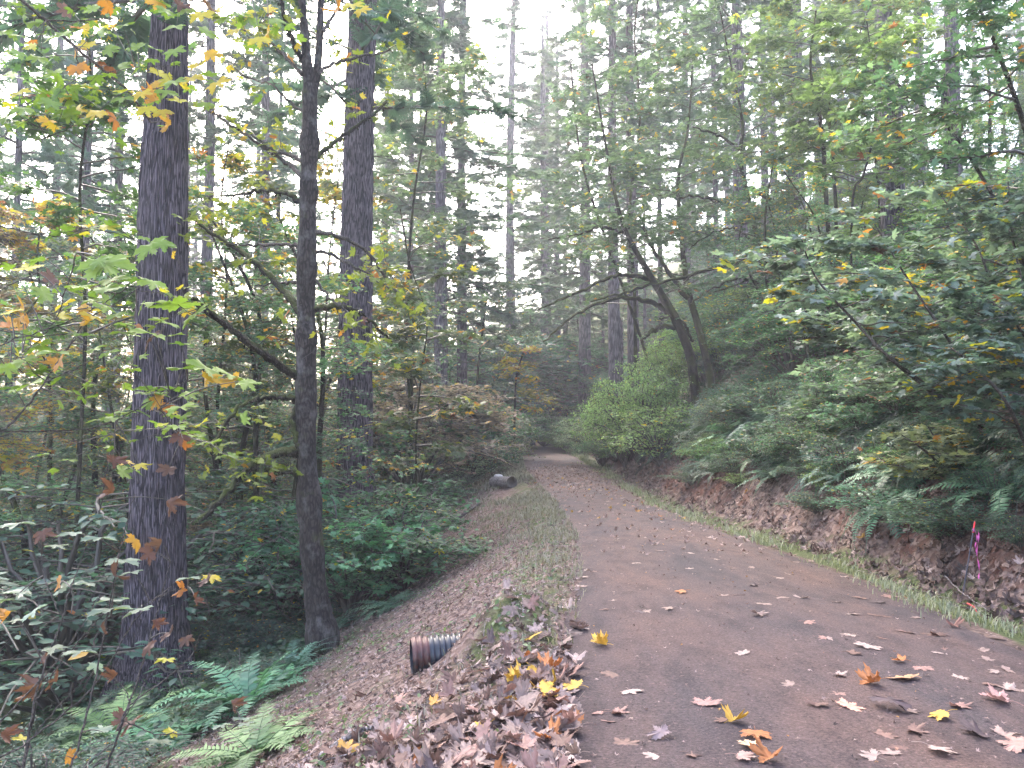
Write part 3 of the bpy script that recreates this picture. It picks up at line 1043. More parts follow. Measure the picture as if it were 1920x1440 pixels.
maple('spindly maple between the thickest trunk and the slim mossy maple', (412, 900), [[(412, 890, 16), (408, 760, 14), (418, 640, 11), (425, 520, 9), (415, 380, 6), (430, 260, 5)]], 19, dict(LG, nl=26, L=2.4, nleaf=12, turn=.22), (.10, .125, .035), bare=.15)
maple('yellow green maple behind the tall lilac grey trunk', (600, 820), [[(600, 800, 12), (610, 620, 10), (620, 450, 8), (640, 300, 6)]], 27, dict(LG, nl=22, L=3.0, turn=.25), (.11, .13, .04), bare=.2)
maple('maple sapling with pale leaves hanging right of the lilac grey trunk', (790, 850), [[(780, 850, 8), (790, 700, 7), (800, 600, 5), (770, 500, 4)]], 20, dict(LG, nl=16, L=1.9, nleaf=12, turn=.15), (.10, .12, .06), bare=.2)
maple('small yellow leaved maple behind the end of the path', (965, 760), [[(965, 760, 9), (970, 700, 8), (985, 650, 5)]], 44, dict(LG, nl=12, L=2.4, nleaf=16, turn=.5), (.17, .16, .04), bare=.3)
maple('bushy maple on the upper right slope with bright yellow green leaves', (1640, 420), [[(1650, 400, 12), (1640, 250, 10), (1660, 100, 7), (1650, 0, 5)]], 27, dict(LG, nl=22, L=3.0, nleaf=15, turn=.04), (.13, .175, .06), bare=.3)
maple('dense dark maple crown at the top right corner', (1990, 560), [[(1990, 540, 30), (1940, 300, 24), (1880, 120, 18), (1830, 0, 12), (1780, -120, 8)]], 11, dict(LG, nl=22, L=1.8, ntw=7, nleaf=14, turn=.04, rise=.1), (.075, .135, .085), leaf=.10, bare=.25)
maple('maple crown below the top right corner with a few brown leaves', (1960, 640), [[(1960, 620, 22), (1900, 450, 18), (1840, 330, 14), (1770, 230, 8), (1700, 180, 5)]], 12, dict(LG, nl=22, L=1.7, ntw=8, nleaf=13, turn=.04, rise=.1), (.10, .155, .095), leaf=.09, bare=.2)
maple('far maple with grey green leaves between the central firs and the path end', (900, 720), [[(895, 720, 10), (905, 620, 9), (915, 540, 6)]], 48, dict(LG, nl=26, L=4.0, nleaf=20, rise=.3), (.11, .15, .10), bare=.1)


# ---- maples close to the camera: each leaf placed where the photograph has one
KIND = {'g': (.75, 1.0), 'y': (1.05, 1.3), 'Y': (1.12, 1.3), 'o': (1.42, 1.62), 'b': (1.80, 1.99), 'w': (.25, .5), 't': (1.88, 1.99)}


def near_maple(label, zo, Y, trunk, stems, leaves_, size, color, name='maple_tree', spread=.9, extra=0, lsc=1.0, face=.25):
    """zo: pixel offset of the enlarged view the positions were read from (scale 3)"""
    f = lambda a, b: (zo[0] + a / 3, zo[1] + b / 3)
    tp = [P(*q[:2], q[2]) for q in trunk]
    base = tp[0].copy()
    base[2] = float(H(base[0], base[1])) - .1
    t = thing(name, label, 'tree' if name == 'maple_tree' else 'sapling', base)
    tr = MB()
    tp[0] = base
    tp = np.array(tp) - base
    if len(tp) > 1:
        tube(tr, catmull(tp, 24), np.interp(np.linspace(0, 1, 24), np.linspace(0, 1, len(trunk)), [q[3] for q in trunk]), 9, .06)
    cloud = []
    for w0, w1, dy, pts in stems:
        pts = [f(a, b) for a, b in pts]
        p = catmull(np.array([P(a, b, Y + dy * (i / max(len(pts) - 1, 1) - .5)) for i, (a, b) in enumerate(pts)]) - base, 7 * len(pts))
        p[1:-1] += rng.normal(0, .004, p[1:-1].shape)
        tube(tr, p, np.linspace(w0, w1, len(p)) / 3 * Y / F_PX / 2, 6, .08)
        cloud.append(p)
    cl = np.concatenate(cloud)
    lf = MB()
    tw = Wood(lf)
    for q in leaves_:
        a, b, kd = q[:3]
        s = (q[3] if len(q) > 3 else size)
        s = lsc * s / 3 * Y / F_PX / 1.3
        pos = P(*f(a, b), Y + rng.uniform(-.5, .5) * spread) - base
        dd = np.linalg.norm(cl - pos, axis=1)
        j = int(np.argmin(dd))
        out = nz(pos - cl[j] + rng.normal(0, .05, 3))
        lo, hi = KIND[kd]
        droopy = kd in 'bot'
        nr = np.array([rng.normal(0, .35), -face + rng.normal(0, .3), 1.0]) if not droopy else np.array([rng.normal(0, .8), -.6 + rng.normal(0, .5), .5])
        if kd == 'w': nr = np.array([rng.normal(0, .12), .05 + rng.normal(0, .08), 1.0])
        ax = out + np.array([0, -.3, -.1 if not droopy else -.9])
        tm = DRY_HI[int(rng.integers(8))] if droopy else LEAF_HI[int(rng.integers(4))]
        n1 = nz(nr)
        a1 = nz(ax - n1 * (ax @ n1))
        scatter(lf, tm, (pos - a1 * s * .35)[None], nr[None], ax[None], s * rng.uniform(.9, 1.12), rng.uniform(lo, hi))
        if dd[j] < 1.1:
            st = pos - a1 * s * .35
            mid = (cl[j] + st) / 2 + np.array([0, 0, .06 * dd[j]])
            tube(tw, catmull([cl[j], mid, st], 6), np.linspace(.006, .0018, 6), 4)
    for _ in range(extra):
        p = cloud[int(rng.integers(len(cloud)))]
        k = int(rng.integers(len(p) // 3, len(p) - 1))
        q = bent(p[k], nz(rng.normal(0, 1, 3) * [1, .8, .35]), rng.uniform(.3, .8), .1, 5, .2)
        tube(tw, q, np.linspace(.005, .0015, 5), 3)
        leaf_cloud(lf, q, int(rng.integers(3, 7)), LEAF_HI, size / 3 * Y / F_PX / 1.75, .14, tints(.12, .5, 1), .4)
    tr.build('trunk', M_TWIG, t, True)
    lf.build('crown', M_LEAF, t, False, color)
    return t


NEAR_A = [(520, 45, 'g'), (600, 30, 'o'), (500, 140, 'y'), (360, 60, 'b'), (480, 250, 'y'), (440, 270, 'o'), (620, 280, 'g'), (290, 210, 'g'), (170, 255, 'y'), (350, 190, 'g'), (110, 520, 'y'), (30, 660, 'g', 130), (360, 545, 'y'),
          (450, 480, 'y'), (445, 615, 'Y'), (280, 580, 'g'), (330, 650, 'g', 120), (260, 690, 'o'), (480, 675, 'g'), (540, 640, 'y'), (300, 410, 'g'), (440, 390, 'o'), (700, 370, 'g'), (600, 380, 'b'), (690, 555, 'g'), (800, 530, 'y'),
          (900, 410, 'Y'), (930, 450, 'y'), (980, 460, 'g'), (1080, 440, 'y'), (1225, 470, 'Y', 120), (830, 620, 'y'), (915, 635, 'y'), (950, 700, 'o'), (940, 520, 'g'), (1190, 310, 'o'), (1160, 590, 'g'), (1050, 60, 'g'), (1130, 85, 'y'),
          (1175, 180, 'g', 130), (1310, 175, 'y'), (1270, 100, 'g'), (1395, 110, 'g'), (1460, 230, 'Y', 120), (1500, 190, 'o'), (1560, 120, 'g'), (1520, 50, 'Y'), (1400, 80, 'y'), (930, 60, 'g'), (980, 150, 'g'), (1010, 40, 'b'),
          (880, 20, 'o'), (1180, 40, 'b'), (1230, 50, 'y'), (980, 290, 'g'), (1110, 360, 'y'), (610, 1275, 'Y', 140), (850, 1390, 'g', 170), (920, 1380, 'g', 130), (1900, 60, 'o'), (1980, 30, 'Y', 110), (2040, 60, 'y', 100),
          (880, 480, 'o'), (200, 130, 'g'), (90, 300, 'g'), (60, 420, 'g'), (210, 330, 'g'), (580, 180, 'g'), (700, 140, 'g'), (760, 260, 'g'), (20, 180, 'g'), (540, 480, 'g'), (640, 660, 'o'), (130, 620, 'g'), (1000, 560, 'y'), (860, 570, 'o')]
near_maple('overhanging maple branch with large green and yellow leaves, across the top of the thickest trunk', (0, 0), 8.0,
           [(-330, 1000, 8.4, .16), (-300, 500, 8.2, .13), (-240, 150, 8.0, .10), (-190, -250, 8, .08)],
           [(22, 9, .8, [(-700, -500), (-200, -250), (120, 0), (250, 110), (430, 270), (600, 410), (720, 510), (790, 610), (850, 690)]), (9, 4, .5, [(260, 115), (450, 118), (650, 100)]),
            (6, 3, .5, [(430, 290), (440, 420), (390, 530), (340, 620)]), (9, 4, .6, [(-720, -500), (200, -260), (700, -120), (1000, -20), (1300, 60), (1460, 130)]), (7, 3, .5, [(1000, -20), (1400, -60), (1850, -40), (1990, 10)]),
            (6, 3, .4, [(720, 510), (900, 500), (1050, 440), (1200, 430)]), (7, 3, .3, [(-700, -100), (-200, 60), (30, 30), (150, 70), (250, 110)]), (9, 3, .5, [(-740, 900), (-200, 900), (300, 760), (480, 660)]), (7, 3, .5, [(-740, 900), (-100, 620), (60, 560), (330, 560)]),
            (8, 4, .5, [(-740, 900), (-200, 1200), (300, 1330), (600, 1280), (850, 1400)]), (5, 2, .3, [(600, 410), (760, 380), (960, 370), (1130, 350)])],
           NEAR_A, 105, (.115, .185, .03), extra=50, face=1.1)
NEAR_B = [(600, 50, 'g', 240), (560, 30, 'g'), (750, 130, 'w', 150), (860, 155, 'g', 140), (980, 270, 'g', 250), (880, 260, 'g', 160), (1090, 330, 'g', 170), (930, 370, 'g', 130), (700, 380, 'g', 150), (700, 430, 'g', 200), (830, 430, 'g', 180),
          (840, 470, 't'), (1010, 490, 'w', 120), (990, 440, 'g'), (1020, 630, 'w', 120), (1150, 630, 'g', 190), (1300, 670, 'g', 180), (1150, 690, 'o'), (1310, 705, 'o'), (1400, 720, 'g', 130), (160, 720, 'g', 200), (40, 640, 'g', 140), (30, 740, 'w', 160),
          (340, 590, 'o'), (320, 610, 'o'), (100, 350, 'o'), (60, 380, 'o'), (130, 300, 'o'), (60, 310, 'y'), (150, 400, 'o'), (20, 400, 'o'), (470, 300, 'o'), (360, 270, 'Y'), (360, 330, 'y'), (590, 290, 'g'), (520, 340, 'y'), (500, 370, 'o'),
          (540, 520, 'g'), (480, 440, 'w', 130), (200, 520, 'w', 160), (280, 130, 'b'), (160, 60, 'y', 150), (30, 60, 'g', 150), (200, 20, 'g', 150), (820, 740, 'w', 150), (850, 770, 'w', 150), (960, 745, 'w', 130), (840, 825, 'g'), (880, 800, 'o'),
          (1020, 850, 'g', 150), (970, 870, 'o'), (1060, 780, 'g'), (550, 920, 'g'), (720, 880, 'g'), (160, 855, 'g'), (700, 1210, 'g', 120), (800, 1180, 'Y'), (940, 1210, 't'), (1020, 1020, 'b'), (640, 1160, 'b'), (620, 1320, 'b'), (960, 1400, 'b', 140),
          (640, 130, 'g', 140), (450, 170, 'g', 130), (600, 180, 'g', 150), (240, 210, 'g', 130), (520, 250, 'g'), (660, 330, 'g'), (300, 540, 'g', 140), (140, 590, 'g', 140), (220, 640, 'w', 140)]
near_maple('maple sapling with large flat green leaves crossing the middle of the thickest trunk', (0, 480), 6.0,
           [(-190, 1200, 6.2, .05), (-150, 900, 6.1, .04), (-90, 780, 6.0, .025), (0, 806, 6, .012)],
           [(14, 4, .8, [(-270, 900), (0, 980), (200, 780), (330, 590), (480, 350), (570, 130)]), (11, 4, .7, [(-270, 950), (0, 985), (420, 980), (650, 930), (900, 860)]), (9, 4, .8, [(-400, 700), (0, 500), (330, 390), (560, 280), (740, 175), (900, 200), (1080, 330)]),
            (8, 3, .5, [(250, 710), (480, 610), (760, 480), (960, 440)]), (7, 3, .4, [(380, 520), (480, 380), (560, 230)]), (8, 3, .5, [(430, -20), (340, 290), (250, 440), (60, 600)]), (7, 3, .6, [(650, 930), (800, 840), (960, 760), (1100, 680), (1300, 700)]),
            (7, 3, .3, [(560, 1440), (600, 1200), (640, 1080), (700, 960)]), (6, 3, .3, [(900, 860), (1000, 990), (1020, 1040)])], NEAR_B, 105, (.12, .185, .03), 'maple_sapling', .8, extra=26, face=.45)
NEAR_C = [(100, 65, 'w', 170), (240, 130, 'b', 130), (320, 190, 'w', 160), (390, 120, 'w', 150), (560, 145, 'w', 170), (830, 240, 'b', 150), (760, 170, 'o', 120), (900, 190, 'b', 130), (690, 275, 'w', 190), (650, 360, 't', 120), (730, 340, 'w', 140), (1060, 370, 'w', 130),
          (1190, 370, 'Y', 110), (1160, 390, 'b'), (1030, 440, 'o'), (1100, 500, 'b'), (330, 400, 'o'), (360, 420, 'g', 140), (480, 400, 'w', 130), (100, 450, 'w', 180), (30, 490, 'w', 170), (190, 560, 'g', 140), (40, 590, 'o', 120), (80, 610, 'w', 130),
          (630, 490, 'w', 170), (620, 545, 'w', 230), (780, 550, 'w', 150), (575, 660, 'b'), (950, 690, 'b', 120), (1050, 725, 'b'), (840, 765, 'b', 130), (640, 935, 't', 120), (310, 765, 'w', 150), (450, 785, 'w', 170), (235, 820, 'b'), (300, 950, 'b', 130),
          (220, 1000, 'b', 170), (540, 870, 'g'), (730, 1190, 'b', 140), (680, 1170, 'b', 140), (570, 1220, 'g', 120), (1310, 1090, 'b', 110), (1360, 1160, 'w', 110), (1250, 1200, 'w', 120), (1390, 1190, 'w', 110), (960, 1240, 'y'), (900, 1290, 'w', 130),
          (400, 1375, 'o'), (120, 1270, 'y'), (30, 1260, 'b', 130), (930, 830, 'y'), (880, 630, 'b')]
near_maple('bare stemmed sapling with curled brown leaves at the foot of the thickest trunk', (0, 960), 5.6,
           [(200, 1460, 5.6, .02), (205, 1440, 5.6, .012)],
           [(14, 4, .4, [(580, 1500), (690, 1170), (830, 750), (900, 500), (960, 280)]), (11, 4, .3, [(660, 1230), (740, 1080), (960, 920), (1080, 800), (1140, 650)]), (13, 4, .5, [(380, 1500), (510, 1060), (600, 600), (680, 200), (760, -100)]),
            (14, 5, .4, [(130, 1500), (190, 1080), (290, 760), (350, 600), (410, 400), (500, 160)]), (8, 4, .3, [(350, 600), (290, 480), (240, 330), (240, 170)]), (11, 4, .6, [(-100, 1430), (170, 1280), (540, 960), (760, 600), (960, 420), (1040, 330)]),
            (12, 4, .4, [(110, 1500), (200, 1100), (290, 920), (480, 680), (640, 520)]), (11, 4, .5, [(-100, 1280), (250, 920), (460, 640), (550, 480)]), (7, 3, .2, [(740, 1080), (690, 980), (640, 935)]), (8, 3, .3, [(690, 1170), (820, 960), (950, 700)]),
            (7, 3, .3, [(600, 600), (740, 560), (880, 480), (1050, 420), (1180, 390)]), (9, 3, .3, [(170, 1280), (330, 1090), (420, 1000), (540, 870)]), (8, 3, .3, [(690, 1170), (900, 1250), (1250, 1230), (1380, 1180)]), (7, 3, .2, [(370, 1140), (280, 970), (230, 820)])],
           NEAR_C, 100, (.22, .27, .20), 'maple_sapling', .5, lsc=.8)  # pale base colour carries the sky's reflection on the flat leaves


def bush_maple(label, stems, Y, color, n, leaf, turn, bare=.3, dY=2.0, L=1.0, name='maple_sapling'):
    b0 = P(stems[0][0][0], stems[0][0][1], Y)
    b0[2] = float(H(b0[0], b0[1])) - .1
    t = thing(name, label, 'sapling', b0)
    lf = MB()
    wd = Wood(lf)
    st_ = MB()
    for i, st in enumerate(stems):
        yy = Y + dY * (i / max(len(stems) - 1, 1) - .5)
        pts = [P(a, b, yy) for a, b in st]
        pts[0] = G(st[0][0], st[0][1]) - np.array([0, 0, .05])
        pl = catmull(np.array(pts) - b0, 8 * len(st))
        tube(st_, pl, np.linspace(.022, .006, len(pl)), 6, .06)
        grow_limbs(wd, lf, pl, bare, n, L, 5, leaf, 9, LEAF_HI, turn, .2, .16, None, .15, .009, .28)
    st_.build('stems', M_TWIG, t)
    lf.build('crown', M_LEAF, t, False, color)


bush_maple('large maple sapling with blue green leaves and a few orange ones, at the right edge',
           [[(1830, 790), (1690, 690), (1600, 600), (1530, 520), (1500, 440)], [(1880, 790), (1780, 640), (1700, 520), (1640, 420)], [(1915, 790), (1880, 650), (1840, 480), (1760, 360)], [(1850, 800), (1640, 650), (1570, 610)], [(1950, 800), (1930, 600), (1900, 450), (1890, 340)], [(1860, 805), (1760, 690), (1680, 600), (1600, 500)]],
           10.2, (.150, .195, .165), 15, .104, .08, .22, 2.6, 1.05)
bush_maple('dark maple sapling with broad drooping leaves at the right edge above the ferns', [[(1935, 860), (1890, 760), (1830, 690), (1780, 650)], [(1960, 880), (1950, 700), (1900, 600), (1850, 560)], [(1990, 900), (1960, 760), (1900, 700)]], 8.6, (.10, .145, .115), 12, .095, .08, .2, 1.2, .85)
bush_maple('small pale leaved maple shoot low on the right bank', [[(1775, 880), (1740, 850), (1690, 815)], [(1790, 885), (1770, 850), (1740, 800)], [(1780, 890), (1730, 880), (1660, 870)]], 10.0, (.24, .27, .16), 6, .08, .12, .2, .6, .5)


# ------------------------------------------------------------------ undergrowth: shrubs and ferns (unit height, copied and scaled)
def shrub_proto(seed, tmpl, leaf, stems, twigs, nleaf, wide=.55, turn=.03, flat=.35, tall=False):
    global rng
    keep, rng = rng, np.random.default_rng(seed)
    mb = MB()
    wd = Wood(mb)
    tf = tints(turn)
    for i in range(stems):
        a = rng.uniform(0, 6.283)
        r = wide * rng.uniform(.1, 1) ** .6
        h = (1 - .45 * (r / wide) ** 2) * rng.uniform(.55, 1.0)
        p = catmull([[0, 0, 0], [math.cos(a) * r * .35, math.sin(a) * r * .35, h * .55], [math.cos(a) * r * .8, math.sin(a) * r * .8, h * .9], [math.cos(a) * r * 1.1, math.sin(a) * r * 1.1, h * .86]], 9)
        p[1:] += rng.normal(0, .012, (8, 3))
        tube(wd, p, np.linspace(.011, .003, 9), 3)
        for j in range(twigs):
            k = int(rng.integers(2 if not tall else 3, 9))
            aa = a + rng.normal(0, 1.1)
            tp = bent(p[k], nz(np.array([math.cos(aa), math.sin(aa), rng.uniform(-.1, .45)])), rng.uniform(.10, .28), .25, 4, .1)
            tube(wd, tp, np.linspace(.004, .0015, 4), 3)
            leaf_cloud(mb, tp, nleaf, tmpl, leaf, leaf * 1.3, tf, flat)
    rng = keep
    return mb.mesh('shrub', M_LEAF)


def fern_proto(seed, nf=17, up=.75):
    global rng
    keep, rng = rng, np.random.default_rng(seed)
    mb = MB()
    for i in range(nf):
        a = i / nf * 6.283 + rng.normal(0, .25)
        L = rng.uniform(.75, 1.15)
        e = up * rng.uniform(.55, 1.25)
        n = 30
        t = np.linspace(0, 1, n)
        ang = e - t * rng.uniform(1.0, 1.7)
        dx = np.cumsum(np.cos(ang)) / n * L
        dz = np.cumsum(np.sin(ang)) / n * L
        tw = rng.normal(0, .15) * t ** 2
        p = np.stack([np.cos(a + tw) * dx, np.sin(a + tw) * dx, dz + .02], -1)
        tube(mb, p, np.linspace(.006, .002, n), 3, tint=.05)
        tg = nz(np.gradient(p, axis=0))
        side = nz(np.cross(tg, [0, 0, 1.0]))
        nr = np.cross(side, tg)
        ln = .135 * np.sin(np.clip(t * 1.05 + .1, 0, 1) * math.pi) ** .6 * (1 - .55 * t) + .012
        tb = rng.uniform(0, .9)
        for sg in (-1, 1):
            q = slice(3, n)
            ax = sg * side[q] + tg[q] * .38 - nr[q] * .18 + rng.normal(0, .05, (n - 3, 3))
            tv = _pin
            scatter(mb, tv, p[q], nr[q] + rng.normal(0, .12, (n - 3, 3)), ax, ln[q], np.clip(tb + rng.normal(0, .12, n - 3), 0, 1))
    rng = keep
    return mb.mesh('fern', M_FERN)


_pin = (np.array([(-.10, 0, 0), (.10, 0, 0), (.12, .5, -.02), (0, 1, -.08), (-.10, .5, -.02)]), [np.array([[0, 1, 2], [0, 2, 4], [4, 2, 3]])])
SHRUB = {'fine': [shrub_proto(10 + i, OVAL, .034, 36, 11, 14, .6) for i in range(3)],            # small oval leaves
         'tri': [shrub_proto(20 + i, TRIFOL, .050, 32, 10, 12, .65) for i in range(3)],          # leaves in threes
         'maple': [shrub_proto(30 + i, LEAF_LO, .042, 28, 10, 10, .6, .03, .3) for i in range(3)],  # lobed leaves in tiers
         'tall': [shrub_proto(40 + i, LEAF_LO, .021, 36, 14, 22, .45, .03, .3, True) for i in range(3)],
         'haze': [shrub_proto(50 + i, RHOMB, .028, 54, 16, 28, .7, .02, .5) for i in range(3)],
         'fern': [fern_proto(60, 19, .8), fern_proto(61, 15, 1.0), fern_proto(62, 23, .6)]}
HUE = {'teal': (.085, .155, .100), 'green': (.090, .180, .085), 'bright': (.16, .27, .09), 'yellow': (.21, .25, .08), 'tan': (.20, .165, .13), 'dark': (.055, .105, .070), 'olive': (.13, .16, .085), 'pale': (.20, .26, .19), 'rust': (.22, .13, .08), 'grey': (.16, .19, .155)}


KEEP_CLEAR = ((210, 350, 15.0, 1270), (550, 622, 13.6, 1170), (918, 985, 31, 918), (1285, 1345, 30.8, 715))     # trunks and the log, seen down to their feet: px from, to, depth, foot row


def hides_trunk(x, y, h, hw):
    for a, b, d, row in KEEP_CLEAR:
        if y < d:
            px = 960 + x / y * F_PX
            r = hw / y * F_PX
            top = 800 - (float(H(x, y)) + h - 1.6) / y * F_PX
            if px + r > a and px - r < b and top < row:
                return True
    return False


def plant(kind, x, y, h, hue, label, group=None, wide=1.0, cat=None, name=None, tilt=True, shade=True):
    if hides_trunk(x, y, h * (.85 if kind != 'fern' else .5), h * wide * .55):
        return None
    me = SHRUB[kind][int(rng.integers(3))]
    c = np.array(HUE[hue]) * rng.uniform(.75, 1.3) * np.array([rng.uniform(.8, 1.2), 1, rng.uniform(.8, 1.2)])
    o = link(name or ('fern' if kind == 'fern' else 'shrub'), me, None, tuple(c))
    o.location = (float(x), float(y), float(H(x, y)) - .03)
    hh = h if kind != 'fern' else h
    o.scale = (hh * wide, hh * wide, hh)
    if kind == 'fern':
        nrm = Vector(ground_n(np.array(float(x)), np.array(float(y)))).lerp(Vector((0, 0, 1)), .35)
        o.rotation_euler = (nrm.to_track_quat('Z', 'Y') @ Matrix.Rotation(rng.uniform(0, 6.28), 3, 'Z').to_quaternion()).to_euler()
    else:
        o.rotation_euler = (0, 0, rng.uniform(0, 6.28))
    return tag(o, label, cat or ('fern' if kind == 'fern' else 'shrub'), group)




def bush(kind, px, Y, top, hue, label, wide=1.0, group=None):
    x = at_px(px, Y)
    z = float(H(x, Y))
    zt = P(px, top, Y)[2]
    return plant(kind, x, Y, max(.35, zt - z), hue, label, group, wide)


def small_maple(seed, turn):
    global rng
    keep, rng = rng, np.random.default_rng(seed)
    st = catmull([[0, 0, 0], [rng.normal(0, .3), rng.normal(0, .3), 3.5], [rng.normal(0, .6), rng.normal(0, .6), 7], [rng.normal(0, .8), rng.normal(0, .8), 10]], 24)
    tr, lf = MB(), MB()
    tube(tr, st, np.linspace(.11, .02, 24), 7, .06)
    grow_limbs(Wood(lf), lf, st, .16, 34, 2.7, 8, .085, 19, LEAF_LO, turn, .15, .22, None, .2, .022, .3)
    rng = keep
    return tr.mesh('trunk', M_MOSSBARK, True), lf.mesh('crown', M_LEAF)


SMALL = [small_maple(70, .02), small_maple(71, .05), small_maple(72, .12), small_maple(73, .30)]


def understory(x, y, h, hue, label, group, k):
    t = thing('maple_tree', label, 'tree', (x, y, float(H(x, y)) - .1), group)
    t.scale = (h / 10,) * 3
    t.rotation_euler = (0, 0, rng.uniform(0, 6.28))
    link('trunk', SMALL[k][0], t)
    link('crown', SMALL[k][1], t, tuple(np.array(HUE[hue]) * rng.uniform(.85, 1.15)))


for n_, xr_, yr_, hr_, lb_, gr_ in (
        (40, lambda y: at_px(rng.uniform(-120, 640), y), (17, 32), (5.5, 10), 'slender maple filling the woods left of the path', 'slender maples in the woods left of the path'),
        (44, lambda y: at_px(rng.uniform(-120, 900), y), (30, 58), (7, 13), 'hazy maple deep in the woods left of the path', 'hazy maples deep in the left woods'),
        (14, lambda y: at_px(rng.uniform(880, 1180), y), (68, 85), (6, 12), 'hazy maple beyond the bend of the path', 'hazy maples beyond the bend of the path'),
        (15, lambda y: at_px(rng.uniform(1330, 2050), y), (19, 32), (4.5, 8), 'leafy young maple on the right slope', 'leafy young maples on the right slope'),
        (12, lambda y: at_px(rng.uniform(1340, 2050), y), (32, 55), (6, 10), 'hazy young maple far up the right slope', 'hazy young maples far up the right slope')):
    i = 0
    while i < n_:
        y = rng.uniform(*yr_)
        x = xr_(y)
        if eL(y) - 3.2 < x < eR(y) + 3 and y < 66: 
            n_ -= 1
            continue
        left_ = x < eL(y)
        hue_ = ['green', 'teal', 'olive', 'grey', 'green', 'teal', 'tan', 'green'][int(rng.integers(8))] if left_ else ['green', 'teal', 'bright', 'green', 'grey', 'olive'][int(rng.integers(6))]
        understory(x, y, rng.uniform(*hr_), hue_, lb_, gr_, (3 if hue_ == 'tan' else int(rng.integers(3))))
        i += 1

